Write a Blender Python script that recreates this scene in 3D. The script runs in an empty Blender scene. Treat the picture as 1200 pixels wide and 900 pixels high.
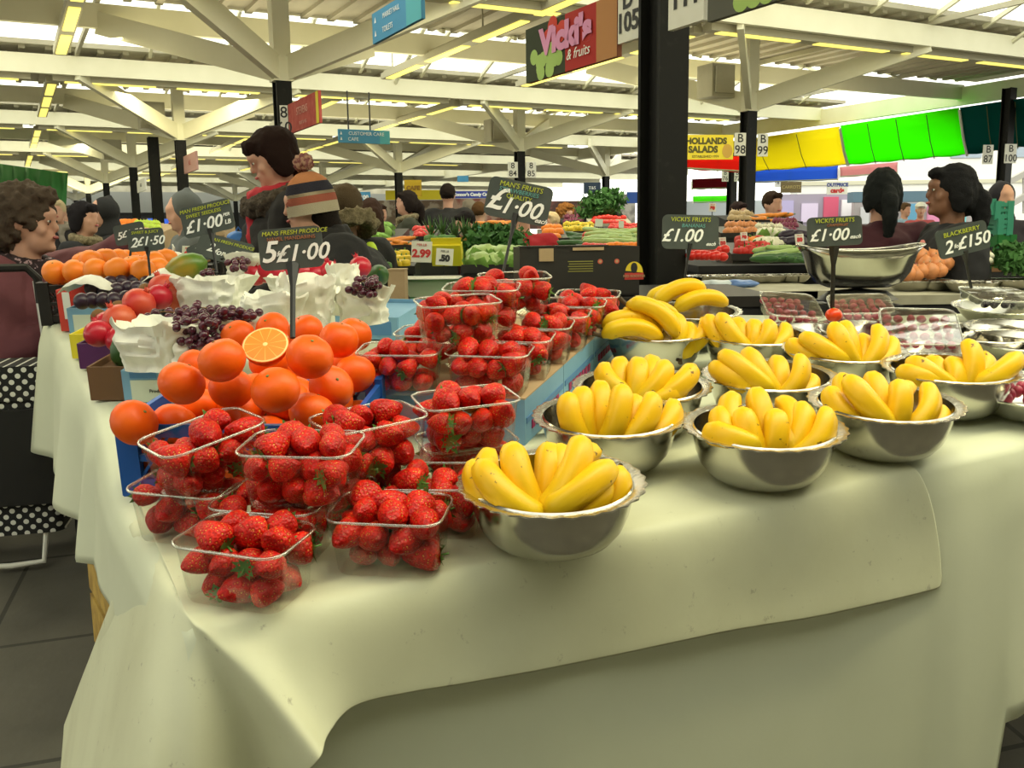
import bpy, bmesh, math, random
from mathutils import Vector, Matrix, Euler, noise
from math import sin, cos, pi, radians, atan2, sqrt, hypot
random.seed(7)
SC = bpy.context.scene
COL = SC.collection
V = Vector
# ------------------------------------------------------------------ camera geometry
FPX = 1095.0; PITCH = .159; ROLL = .014
CF = V((0, cos(PITCH), -sin(PITCH))); _R0 = V((1, 0, 0)); _U0 = V((0, sin(PITCH), cos(PITCH)))
CR = _R0*cos(ROLL) - _U0*sin(ROLL); CU = _U0*cos(ROLL) + _R0*sin(ROLL)
CAM = V((0, 0, 1.45))
def ray(x, y): return CF + CR*((x-600)/FPX) + CU*((450-y)/FPX)
def atd(x, y, d): return CAM + ray(x, y)*d
def atz(x, y, z):
    r = ray(x, y); return CAM + r*((z-CAM.z)/r.z)
TH = .4901
E1 = V((cos(TH), sin(TH), 0)); E2 = V((-sin(TH), cos(TH), 0)); UP = V((0, 0, 1))
CO = V((.76, 4.746, 3.19))
def colp(i, j, z=3.19):
    p = CO + E1*6.9*i + E2*7.03*j; p.z = z; return p
def plane_pt(x, y, b, d):
    n = d.cross(UP); r = ray(x, y); return CAM + r*(((b-CAM).dot(n))/(r.dot(n)))
TAU = radians(6.3); N = V((0, -sin(TAU), cos(TAU))); W = V((0, cos(TAU), sin(TAU))); X = V((1, 0, 0))
HH = .62; TO = CAM - N*HH
def tp(x, y, h=0.0):                        # pixel -> table coordinates (x, w) on the plane h above the table
    r = ray(x, y); P = CAM + r*((h-HH)/r.dot(N)); q = P-TO
    return (q.x, q.dot(W))
def tw(x, y, w):                            # pixel -> (x, w, h) on the plane w = const
    r = ray(x, y); t = (w-(CAM-TO).dot(W))/r.dot(W); q = CAM+r*t-TO
    return V((q.x, q.dot(W), q.dot(N)))
def T(x, w, h=0.0): return TO + X*x + W*w + N*h
def ground(y):
    if y < 1: return .0
    if y < 4.0: return .40*(y-1)/3.0
    return .40
def TM(x, w, h=0.0, yaw=0.0, pitch=0.0, roll=0.0):
    m = Matrix((X, W, N)).transposed().to_4x4()
    m.translation = T(x, w, h)
    return m @ Matrix.Rotation(yaw, 4, 'Z') @ Matrix.Rotation(pitch, 4, 'X') @ Matrix.Rotation(roll, 4, 'Y')
def WM(p, yaw=0.0, pitch=0.0, roll=0.0):
    return Matrix.Translation(p) @ Matrix.Rotation(yaw, 4, 'Z') @ Matrix.Rotation(pitch, 4, 'X') @ Matrix.Rotation(roll, 4, 'Y')
YE1 = TH            # yaw that turns local X onto E1
# ------------------------------------------------------------------ materials
def mat(name, col, rough=.5, metal=0., noise_=None, bump=None, spec=.5, sss=0., emit=None, coat=0.):
    m = bpy.data.materials.new(name); m.use_nodes = True
    nt = m.node_tree; b = nt.nodes['Principled BSDF']
    b.inputs['Base Color'].default_value = (*col, 1); b.inputs['Roughness'].default_value = rough
    b.inputs['Metallic'].default_value = metal; b.inputs['Specular IOR Level'].default_value = spec
    if coat: b.inputs['Coat Weight'].default_value = coat; b.inputs['Coat Roughness'].default_value = .2
    if sss:
        b.inputs['Subsurface Weight'].default_value = sss; b.inputs['Subsurface Radius'].default_value = (.02, .006, .003)
    tc = nt.nodes.new('ShaderNodeTexCoord')
    if noise_:
        sc, c2, lo, hi = noise_
        n = nt.nodes.new('ShaderNodeTexNoise'); n.inputs['Scale'].default_value = sc; n.inputs['Detail'].default_value = 5
        nt.links.new(tc.outputs['Object'], n.inputs['Vector'])
        r = nt.nodes.new('ShaderNodeValToRGB'); r.color_ramp.elements[0].position = lo; r.color_ramp.elements[1].position = hi
        r.color_ramp.elements[0].color = (*col, 1); r.color_ramp.elements[1].color = (*c2, 1)
        nt.links.new(n.outputs['Fac'], r.inputs['Fac']); nt.links.new(r.outputs['Color'], b.inputs['Base Color'])
    if bump:
        sc, st, dist = bump
        n = nt.nodes.new('ShaderNodeTexNoise'); n.inputs['Scale'].default_value = sc; n.inputs['Detail'].default_value = 4
        nt.links.new(tc.outputs['Object'], n.inputs['Vector'])
        bp = nt.nodes.new('ShaderNodeBump'); bp.inputs['Strength'].default_value = st; bp.inputs['Distance'].default_value = dist
        nt.links.new(n.outputs['Fac'], bp.inputs['Height']); nt.links.new(bp.outputs['Normal'], b.inputs['Normal'])
    if emit:
        b.inputs['Emission Color'].default_value = (*emit[0], 1); b.inputs['Emission Strength'].default_value = emit[1]
    return m
def nodes(m): return m.node_tree.nodes, m.node_tree.links, m.node_tree.nodes['Principled BSDF']
M = {}
M['cloth'] = mat('cloth', (.68, .71, .53), .62, noise_=(2.2, (.61, .64, .46), .35, .75), bump=(9, .12, .01))
M['sheet'] = mat('sheet', (.68, .69, .48), .6, noise_=(3.1, (.55, .55, .36), .4, .8), bump=(14, .1, .01))
def stains(m):
    nd, lk, b = nodes(m)
    src = b.inputs['Base Color'].links[0].from_socket
    tc = nd.new('ShaderNodeTexCoord'); n = nd.new('ShaderNodeTexNoise'); n.inputs['Scale'].default_value = 34; n.inputs['Detail'].default_value = 8; n.inputs['Roughness'].default_value = .72
    lk.new(tc.outputs['Object'], n.inputs['Vector'])
    r = nd.new('ShaderNodeValToRGB'); r.color_ramp.elements[0].position = .62; r.color_ramp.elements[1].position = .70
    r.color_ramp.elements[0].color = (0, 0, 0, 1); r.color_ramp.elements[1].color = (.6, .6, .6, 1)
    lk.new(n.outputs['Fac'], r.inputs['Fac'])
    mx = nd.new('ShaderNodeMix'); mx.data_type = 'RGBA'; lk.new(r.outputs['Color'], mx.inputs['Factor'])
    lk.new(src, mx.inputs['A']); mx.inputs['B'].default_value = (.22, .2, .12, 1)
    lk.new(mx.outputs['Result'], b.inputs['Base Color'])
stains(M['sheet'])
M['orange'] = mat('orange_peel', (.93, .145, .002), .42, spec=.35, noise_=(18, (.86, .095, .001), .3, .7), bump=(260, .25, .001), sss=.05)
M['orange_far'] = mat('far_orange_peel', (.97, .25, .012), .45)
M['straw'] = mat('strawberry_skin', (.66, .012, .010), .42, spec=.3)
def seeds(m):
    nd, lk, b = nodes(m)
    tc = nd.new('ShaderNodeTexCoord'); v = nd.new('ShaderNodeTexVoronoi'); v.inputs['Scale'].default_value = 210
    lk.new(tc.outputs['Object'], v.inputs['Vector'])
    r = nd.new('ShaderNodeValToRGB'); r.color_ramp.elements[0].position = .15; r.color_ramp.elements[1].position = .27
    r.color_ramp.elements[0].color = (.85, .30, .06, 1); r.color_ramp.elements[1].color = (.74, .010, .006, 1)
    e_ = r.color_ramp.elements.new(.34); e_.color = (.50, .004, .004, 1); e_ = r.color_ramp.elements.new(.6); e_.color = (.80, .013, .008, 1)
    lk.new(v.outputs['Distance'], r.inputs['Fac'])
    n = nd.new('ShaderNodeTexNoise'); n.inputs['Scale'].default_value = 30; lk.new(tc.outputs['Object'], n.inputs['Vector'])
    mx = nd.new('ShaderNodeMix'); mx.data_type = 'RGBA'; mx.blend_type = 'MULTIPLY'
    r2 = nd.new('ShaderNodeValToRGB'); r2.color_ramp.elements[0].color = (.62, .4, .4, 1); r2.color_ramp.elements[1].color = (1.1, 1.9, 1, 1)
    r2.color_ramp.elements[0].position = .35; r2.color_ramp.elements[1].position = .7
    lk.new(n.outputs['Fac'], r2.inputs['Fac'])
    mx.inputs['Factor'].default_value = 1; lk.new(r.outputs['Color'], mx.inputs['A']); lk.new(r2.outputs['Color'], mx.inputs['B'])
    lk.new(mx.outputs['Result'], b.inputs['Base Color'])
    bp = nd.new('ShaderNodeBump'); bp.inputs['Strength'].default_value = .8; bp.inputs['Distance'].default_value = .002
    lk.new(v.outputs['Distance'], bp.inputs['Height']); lk.new(bp.outputs['Normal'], b.inputs['Normal'])
seeds(M['straw'])
M['calyx'] = mat('calyx_green', (.07, .19, .03), .5, noise_=(60, (.12, .28, .05), .3, .7))
M['banana'] = mat('banana_skin', (.90, .56, .006), .42, spec=.35, noise_=(9, (.82, .44, .004), .35, .75), bump=(30, .1, .002))
def ripe(m):
    nd, lk, b = nodes(m)
    src = b.inputs['Base Color'].links[0].from_socket
    tc = nd.new('ShaderNodeTexCoord'); oi = nd.new('ShaderNodeObjectInfo')
    ad = nd.new('ShaderNodeVectorMath'); ad.operation = 'ADD'; cm = nd.new('ShaderNodeCombineXYZ')
    lk.new(oi.outputs['Random'], cm.inputs[0]); lk.new(oi.outputs['Random'], cm.inputs[2])
    lk.new(tc.outputs['Object'], ad.inputs[0]); lk.new(cm.outputs[0], ad.inputs[1])
    n = nd.new('ShaderNodeTexNoise'); n.inputs['Scale'].default_value = 55; n.inputs['Detail'].default_value = 4; n.inputs['Roughness'].default_value = .65
    lk.new(ad.outputs[0], n.inputs['Vector'])
    r = nd.new('ShaderNodeValToRGB'); r.color_ramp.elements[0].position = .665; r.color_ramp.elements[1].position = .70
    r.color_ramp.elements[0].color = (0, 0, 0, 1); r.color_ramp.elements[1].color = (.85, .85, .85, 1)
    lk.new(n.outputs['Fac'], r.inputs['Fac'])
    mx = nd.new('ShaderNodeMix'); mx.data_type = 'RGBA'; lk.new(r.outputs['Color'], mx.inputs['Factor'])
    lk.new(src, mx.inputs['A']); mx.inputs['B'].default_value = (.10, .035, .008, 1)
    # greener towards the ends of the fruit
    sx = nd.new('ShaderNodeSeparateXYZ'); lk.new(tc.outputs['Object'], sx.inputs[0])
    r3 = nd.new('ShaderNodeValToRGB'); e = r3.color_ramp.elements
    e[0].position = 0; e[0].color = (.4, .4, .4, 1); e[1].position = .09; e[1].color = (0, 0, 0, 1)
    e2_ = r3.color_ramp.elements.new(.155); e2_.color = (0, 0, 0, 1); e3_ = r3.color_ramp.elements.new(.185); e3_.color = (.5, .5, .5, 1)
    lk.new(sx.outputs[2], r3.inputs['Fac'])
    m2 = nd.new('ShaderNodeMix'); m2.data_type = 'RGBA'; lk.new(r3.outputs['Color'], m2.inputs['Factor'])
    lk.new(mx.outputs['Result'], m2.inputs['A']); m2.inputs['B'].default_value = (.52, .44, .012, 1)
    lk.new(m2.outputs['Result'], b.inputs['Base Color'])
ripe(M['banana'])
M['banana_end'] = mat('banana_end', (.06, .035, .012), .7)
M['steel'] = mat('stainless_steel', (.62, .60, .54), .19, 1., noise_=(7, (.50, .48, .42), .3, .7), bump=(40, .05, .002))
M['steel_rim'] = mat('embossed_steel', (.74, .72, .66), .24, 1., bump=(120, .6, .003))
M['steel_dull'] = mat('dull_steel', (.55, .55, .50), .35, 1.)
def clear(name, tint, gl, base=.06, k=.5):
    m = bpy.data.materials.new(name); m.use_nodes = True; nt = m.node_tree; nt.nodes.clear()
    o = nt.nodes.new('ShaderNodeOutputMaterial'); mx = nt.nodes.new('ShaderNodeMixShader')
    t = nt.nodes.new('ShaderNodeBsdfTransparent'); t.inputs[0].default_value = (*tint, 1)
    g = nt.nodes.new('ShaderNodeBsdfGlossy'); g.inputs['Roughness'].default_value = gl; g.inputs[0].default_value = (1, 1, .96, 1)
    lw = nt.nodes.new('ShaderNodeLayerWeight'); lw.inputs[0].default_value = .35
    mr = nt.nodes.new('ShaderNodeMapRange'); mr.inputs['To Min'].default_value = base; mr.inputs['To Max'].default_value = k
    nt.links.new(lw.outputs['Facing'], mr.inputs[0]); nt.links.new(mr.outputs[0], mx.inputs[0])
    nt.links.new(t.outputs[0], mx.inputs[1]); nt.links.new(g.outputs[0], mx.inputs[2]); nt.links.new(mx.outputs[0], o.inputs[0])
    return m
M['clear'] = clear('clear_plastic', (.94, .95, .93), .12, .035, .30)
M['clear_rim'] = clear('clear_plastic_rim', (.82, .84, .80), .25, .22, .6)
M['film'] = clear('cling_film', (.9, .9, .88), .12, .15, .7)
M['pane'] = clear('roof_glass', (.96, .97, .93), .2, .02, .2)
M['cream'] = mat('cream_paint', (.88, .85, .64), .55, noise_=(1.7, (.80, .77, .56), .35, .75))
M['cream_dirty'] = mat('dusty_cream_paint', (.56, .53, .40), .7, noise_=(2.5, (.42, .39, .28), .35, .7))
M['deck'] = mat('roof_deck', (.50, .46, .36), .8, noise_=(1.2, (.38, .34, .26), .3, .7))
M['black_post'] = mat('black_post_paint', (.006, .006, .005), .6, spec=.25, noise_=(14, (.022, .022, .018), .62, .8), bump=(30, .15, .004))
M['black'] = mat('black_plastic', (.012, .012, .012), .45)
M['slate'] = mat('chalkboard', (.040, .052, .045), .6, noise_=(12, (.065, .078, .068), .35, .8))
M['chalk_w'] = mat('white_chalk', (.86, .88, .84), .8)
M['chalk_y'] = mat('yellow_chalk', (.46, .52, .04), .8)
M['chalk_t'] = mat('teal_chalk', (.12, .36, .33), .8)
M['chalk_r'] = mat('brown_chalk', (.36, .14, .06), .8)
M['white'] = mat('white_paint', (.78, .77, .68), .5)
M['ink'] = mat('black_ink', (.02, .02, .02), .6)
M['red_ink'] = mat('red_ink', (.6, .03, .03), .6)
M['paper'] = mat('bag_paper', (.86, .85, .74), .7, noise_=(22, (.74, .73, .62), .4, .75), bump=(45, .35, .004))
M['kraft'] = mat('kraft_card', (.48, .34, .19), .8, noise_=(10, (.40, .28, .15), .3, .7))
M['brown_card'] = mat('brown_card', (.17, .085, .035), .8)
M['blue_card'] = mat('blue_printed_card', (.22, .42, .60), .6, noise_=(8, (.17, .36, .54), .3, .7))
M['lblue'] = mat('label_blue', (.08, .22, .45), .6)
M['pale'] = mat('pale_label', (.62, .68, .55), .6)
M['purple_card'] = mat('purple_card', (.09, .015, .10), .6)
M['yellow_card'] = mat('yellow_card', (.80, .68, .03), .5)
M['red_card'] = mat('red_card', (.62, .05, .03), .5)
M['black_card'] = mat('black_card', (.016, .014, .012), .5)
M['blue_crate'] = mat('blue_crate_plastic', (.012, .10, .42), .4)
M['black_crate'] = mat('black_crate_plastic', (.015, .014, .012), .45)
M['grape'] = mat('dark_grape', (.050, .008, .022), .25, noise_=(30, (.12, .02, .04), .35, .7), coat=.2)
M['plum'] = mat('dark_plum', (.022, .008, .022), .35, noise_=(20, (.06, .03, .05), .4, .7))
M['pom'] = mat('pomegranate_skin', (.58, .025, .02), .4, noise_=(9, (.75, .16, .05), .35, .75))
M['pomr'] = mat('red_apple_skin', (.52, .012, .03), .3)
M['kiwi'] = mat('kiwi_skin', (.20, .10, .035), .9)
M['mango'] = mat('mango_skin', (.10, .20, .02), .35, noise_=(7, (.55, .26, .02), .5, .8))
M['avocado'] = mat('avocado_skin', (.03, .09, .015), .4)
M['flesh'] = mat('orange_flesh', (.95, .30, .006), .35)
def segs(m):
    nd, lk, b = nodes(m)
    tc = nd.new('ShaderNodeTexCoord'); sp = nd.new('ShaderNodeSeparateXYZ'); lk.new(tc.outputs['Object'], sp.inputs[0])
    at = nd.new('ShaderNodeMath'); at.operation = 'ARCTAN2'; lk.new(sp.outputs[1], at.inputs[0]); lk.new(sp.outputs[0], at.inputs[1])
    mu = nd.new('ShaderNodeMath'); mu.operation = 'MULTIPLY'; mu.inputs[1].default_value = 5.5; lk.new(at.outputs[0], mu.inputs[0])
    sn = nd.new('ShaderNodeMath'); sn.operation = 'COSINE'; lk.new(mu.outputs[0], sn.inputs[0])
    ab = nd.new('ShaderNodeMath'); ab.operation = 'ABSOLUTE'; lk.new(sn.outputs[0], ab.inputs[0])
    r = nd.new('ShaderNodeValToRGB'); r.color_ramp.elements[0].position = .03; r.color_ramp.elements[1].position = .16
    r.color_ramp.elements[0].color = (.98, .58, .10, 1); r.color_ramp.elements[1].color = (.95, .27, .006, 1)
    lk.new(ab.outputs[0], r.inputs['Fac']); lk.new(r.outputs['Color'], b.inputs['Base Color'])
segs(M['flesh'])
M['pith'] = mat('orange_pith', (.95, .72, .28), .6)
M['floor'] = mat('paving', (.12, .11, .085), .75, noise_=(3.5, (.075, .070, .052), .3, .7), bump=(35, .3, .004))
def paving(m):
    nd, lk, b = nodes(m); src = b.inputs['Base Color'].links[0].from_socket
    tc = nd.new('ShaderNodeTexCoord'); mp = nd.new('ShaderNodeMapping'); mp.inputs['Rotation'].default_value = (0, 0, -.25)
    br = nd.new('ShaderNodeTexBrick'); br.inputs['Scale'].default_value = 1; br.inputs['Brick Width'].default_value = .9; br.inputs['Row Height'].default_value = .6; br.inputs['Mortar Size'].default_value = .008
    br.inputs['Color1'].default_value = (1, 1, 1, 1); br.inputs['Color2'].default_value = (.85, .85, .85, 1); br.inputs['Mortar'].default_value = (.3, .3, .3, 1)
    lk.new(tc.outputs['Object'], mp.inputs[0]); lk.new(mp.outputs[0], br.inputs['Vector'])
    mx = nd.new('ShaderNodeMix'); mx.data_type = 'RGBA'; mx.blend_type = 'MULTIPLY'; mx.inputs['Factor'].default_value = 1
    lk.new(src, mx.inputs['A']); lk.new(br.outputs['Color'], mx.inputs['B']); lk.new(mx.outputs['Result'], b.inputs['Base Color'])
paving(M['floor'])
M['tube'] = mat('lamp_tube', (.9, .85, .3), .5, emit=((1, .84, .16), 1.15))
M['housing'] = mat('lamp_housing', (.50, .47, .34), .6)
M['skin'] = mat('skin', (.60, .33, .23), .55)
M['skin_dark'] = mat('brown_skin', (.20, .09, .05), .5)
M['lips'] = mat('lips', (.42, .10, .09), .5)
def solid(name, c, rough=.8, **k):
    if name not in M: M[name] = mat(name, c, rough, **k)
    return M[name]
# ------------------------------------------------------------------ mesh helpers
class MB:
    def __init__(s): s.v = []; s.f = []; s.m = []
    def add(s, vs, fs, mi=0, X_=None):
        o = len(s.v)
        s.v += [(X_ @ V(a)) if X_ is not None else V(a) for a in vs]
        s.f += [tuple(o+i for i in f) for f in fs]; s.m += [mi]*len(fs); return s
    def box(s, c, d, X_=None, mi=0, taper=0):
        x, y, z = c; a, b, h = d[0]/2, d[1]/2, d[2]/2; vs = []
        for k in (-1, 1):
            q = 1+taper*(k > 0)
            for i, j in ((-1, -1), (1, -1), (1, 1), (-1, 1)): vs.append((x+i*a*q, y+j*b*q, z+k*h))
        return s.add(vs, [(3, 2, 1, 0), (4, 5, 6, 7), (0, 1, 5, 4), (1, 2, 6, 5), (2, 3, 7, 6), (3, 0, 4, 7)], mi, X_)
    def beam(s, p, q, w, h, mi=0, up=None):
        p = V(p); q = V(q); d = (q-p).normalized(); u = V(up) if up else UP
        if abs(d.dot(u)) > .97: u = V((0, 1, 0))
        a = d.cross(u).normalized()*w/2; b = a.cross(d).normalized()*h/2
        vs = [p-a-b, p+a-b, p+a+b, p-a+b, q-a-b, q+a-b, q+a+b, q-a+b]
        return s.add(vs, [(0, 1, 2, 3), (7, 6, 5, 4), (0, 4, 5, 1), (1, 5, 6, 2), (2, 6, 7, 3), (3, 7, 4, 0)], mi)
    def tube(s, pts, rad, n=8, caps=True, closed=False, mi=0, flat=1.0):
        pts = [V(p) for p in pts]; k = len(pts)
        if not hasattr(rad, '__len__'): rad = [rad]*k
        prev = None; vs = []
        for i, p in enumerate(pts):
            a = pts[(i-1) % k] if (closed or i) else p; b = pts[(i+1) % k] if (closed or i < k-1) else p
            t = (b-a).normalized()
            if prev is None:
                u = UP if abs(t.z) < .9 else V((1, 0, 0)); prev = (u - t*u.dot(t)).normalized()
            else:
                prev = (prev - t*prev.dot(t)).normalized()
            w = t.cross(prev)
            for j in range(n):
                an = 2*pi*j/n; vs.append(p + (prev*cos(an)*flat + w*sin(an))*rad[i])
        fs = []
        for i in range(k if closed else k-1):
            i2 = (i+1) % k
            for j in range(n):
                j2 = (j+1) % n; fs.append((i*n+j, i*n+j2, i2*n+j2, i2*n+j))
        if caps and not closed: fs.append(tuple(range(n))[::-1]); fs.append(tuple((k-1)*n+j for j in range(n)))
        return s.add(vs, fs, mi)
    def lathe(s, prof, n=24, X_=None, mi=0, wob=None, ca=False, cb=False):
        vs = []
        for k, (r, z) in enumerate(prof):
            for j in range(n):
                an = 2*pi*j/n; rr = r + (wob(k, an) if wob else 0); vs.append((rr*cos(an), rr*sin(an), z))
        fs = [(i*n+j, i*n+(j+1) % n, (i+1)*n+(j+1) % n, (i+1)*n+j) for i in range(len(prof)-1) for j in range(n)]
        if ca: fs.append(tuple(range(n))[::-1])
        if cb: fs.append(tuple((len(prof)-1)*n+j for j in range(n)))
        return s.add(vs, fs, mi, X_)
    def ell(s, c, r, nu=14, nv=9, X_=None, mi=0):
        if not hasattr(r, '__len__'): r = (r, r, r)
        vs = [(c[0], c[1], c[2]-r[2])]
        for i in range(1, nv):
            ph = -pi/2+pi*i/nv
            for j in range(nu):
                a = 2*pi*j/nu; vs.append((c[0]+r[0]*cos(ph)*cos(a), c[1]+r[1]*cos(ph)*sin(a), c[2]+r[2]*sin(ph)))
        vs.append((c[0], c[1], c[2]+r[2])); L = len(vs)-1; fs = []
        for j in range(nu): fs.append((0, 1+(j+1) % nu, 1+j)); fs.append((L, L-nu+j, L-nu+(j+1) % nu))
        for i in range(nv-2):
            for j in range(nu): a = 1+i*nu; fs.append((a+j, a+(j+1) % nu, a+nu+(j+1) % nu, a+nu+j))
        return s.add(vs, fs, mi, X_)
    def cap(s, p, rp, q, rq, n=12):
        p = V(p); q = V(q); d = (q-p); L = d.length; pts = []; rs = []
        if L < 1e-6: return s.ell(p, rp)
        d /= L
        for a in (-90, -60, -30, 0): pts.append(p + d*rp*sin(radians(a))); rs.append(max(.0008, rp*cos(radians(a))))
        for a in (0, 30, 60, 90): pts.append(q + d*rq*sin(radians(a))); rs.append(max(.0008, rq*cos(radians(a))))
        return s.tube(pts, rs, n)
    def chain(s, pr, n=12):
        for (p, r), (q, t) in zip(pr[:-1], pr[1:]): s.cap(p, r, q, t, n)
        return s
    def prism(s, out, z0, z1, X_=None, mi=0):
        n = len(out); vs = [(a, b, z0) for a, b in out]+[(a, b, z1) for a, b in out]
        fs = [tuple(range(n))[::-1], tuple(range(n, 2*n))]+[(i, (i+1) % n, n+(i+1) % n, n+i) for i in range(n)]
        return s.add(vs, fs, mi, X_)
    def mesh(s, name, mats, sharp=38):
        me = bpy.data.meshes.new(name); me.from_pydata([tuple(v) for v in s.v], [], s.f); me.update()
        if not isinstance(mats, (list, tuple)): mats = [mats]
        for m in mats: me.materials.append(m)
        if len(mats) > 1: me.polygons.foreach_set('material_index', s.m)
        me.polygons.foreach_set('use_smooth', [True]*len(me.polygons))
        if sharp: me.set_sharp_from_angle(angle=radians(sharp))
        return me
    def build(s, name, mats, parent=None, sharp=38): return link(name, s.mesh(name, mats, sharp), parent)
def link(name, me, parent=None, mw=None):
    o = bpy.data.objects.new(name, me); COL.objects.link(o)
    if parent: o.parent = parent
    if mw is not None: o.matrix_world = mw
    return o
def tag(o, label=None, cat=None, group=None, kind=None):
    if label: o['label'] = label
    if cat: o['category'] = cat
    if group: o['group'] = group
    if kind: o['kind'] = kind
    return o
def thing(name, label, cat, mw=None, group=None):
    o = bpy.data.objects.new(name, None); COL.objects.link(o); o.empty_display_size = .05
    if mw is not None: o.matrix_world = mw
    return tag(o, label, cat, group)
CH = {}
def kids(o): return CH.setdefault(o.name, [c for c in COL.objects if c.parent == o])
def copy_thing(o, mw, label=None, group=None):
    r = o.copy(); COL.objects.link(r); r.matrix_world = mw
    if label: r['label'] = label
    if group: r['group'] = group
    for c in kids(o):
        d = c.copy(); COL.objects.link(d); d.parent = r
        for g in kids(c): e = g.copy(); COL.objects.link(e); e.parent = d
    return r
class Proto:
    """first placement moves the prototype itself, later ones copy it"""
    def __init__(s, o): s.o = o; s.used = False
    def put(s, mw, label=None, group=None):
        if not s.used:
            s.used = True; s.pending = (mw, label, group); kids(s.o)
            for c in kids(s.o): kids(c)
            s.o.matrix_world = mw
            if label: s.o['label'] = label
            if group: s.o['group'] = group
            return s.o
        return copy_thing(s.o, mw, label, group)
def rrect(w, d, r, n=4):
    pts = []
    for cx, cy, a0 in ((w/2-r, d/2-r, 0), (-w/2+r, d/2-r, 90), (-w/2+r, -d/2+r, 180), (w/2-r, -d/2+r, 270)):
        for k in range(n+1):
            a = radians(a0+90*k/n); pts.append((cx+r*cos(a), cy+r*sin(a)))
    return pts
def text_mesh(txt, size, m, parent, x=0, z=0, y=-.002, shear=0., sx=1., rot=0., align='CENTER', ext=.0006, bold=0., name='lettering', label=None):
    cu = bpy.data.curves.new('t', 'FONT'); cu.body = txt; cu.size = size; cu.align_x = align; cu.align_y = 'CENTER'; cu.shear = shear; cu.extrude = ext; cu.offset = bold; cu.resolution_u = 3
    ob = bpy.data.objects.new('t', cu); COL.objects.link(ob)
    dg = bpy.context.evaluated_depsgraph_get(); me = bpy.data.meshes.new_from_object(ob.evaluated_get(dg))
    bpy.data.objects.remove(ob); bpy.data.curves.remove(cu)
    me.transform(Matrix.Translation((x, y, z)) @ Matrix.Rotation(rot, 4, 'Y') @ Matrix.Rotation(pi/2, 4, 'X') @ Matrix.Diagonal((sx, 1, 1, 1)))
    me.materials.clear(); me.materials.append(m); me.name = name
    o = link(name, me, parent)
    if label: o['label'] = label
    return o
def remesh(mb, name, m, voxel, smooth=3, parent=None, disp=None, tex_scale=1):
    me = mb.mesh(name, m, 0); o = bpy.data.objects.new('tmp', me); COL.objects.link(o)
    r = o.modifiers.new('r', 'REMESH'); r.mode = 'VOXEL'; r.voxel_size = voxel; r.use_smooth_shade = True
    s_ = o.modifiers.new('s', 'SMOOTH'); s_.factor = .5; s_.iterations = smooth
    dg = bpy.context.evaluated_depsgraph_get(); out = bpy.data.meshes.new_from_object(o.evaluated_get(dg))
    bpy.data.objects.remove(o); bpy.data.meshes.remove(me); out.name = name
    if disp:
        amp, sc = disp; nn = [v.normal.copy() for v in out.vertices]
        for v, n_ in zip(out.vertices, nn): v.co += n_*(noise.noise(v.co*sc)*amp + noise.noise(v.co*sc*2.3+V((5, 1, 2)))*amp*.5)
    out.polygons.foreach_set('use_smooth', [True]*len(out.polygons))
    out.materials.clear(); out.materials.append(m)
    return link(name, out, parent)
# ------------------------------------------------------------------ the market hall
mb = MB(); ys = [-8, 1, 4, 70]; vs = []
for y in ys:
    for x in (-45, 45): vs.append((x, y, ground(y)))
mb.add(vs, [(0, 1, 3, 2), (2, 3, 5, 4), (4, 5, 7, 6)])
tag(mb.build('floor', M['floor'], sharp=0), kind='structure')
def hallP(a, s, z): p = CO + E1*a + E2*s; return V((p.x, p.y, z))
trimn = [0]
def trim(p, q, w, h, m, name='trim'):
    trimn[0] += 1
    tag(MB().beam(p, q, w, h).build('trim_%d' % trimn[0], m), kind='structure')
A0, A1 = -34.0, 13.9
def AE(j): return A1 if j < 4 else 24.0
for j in range(-1, 7):
    for sg in (-1, 1):
        s = 7.03*j+1.7*sg
        trim(hallP(A0, s, 4.07), hallP(AE(j), s, 4.07), .09, .28, M['cream'])
for i in range(-4, 3):
    for sg in (-1, 1):
        a = 6.9*i+1.7*sg
        if a > A1: continue
        trim(hallP(a, -9, 4.25), hallP(a, 45, 4.25), .05, .07, M['cream_dirty'])
trim(hallP(A1, -9, 4.0), hallP(A1, 45, 4.0), .14, .34, M['cream'])


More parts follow.
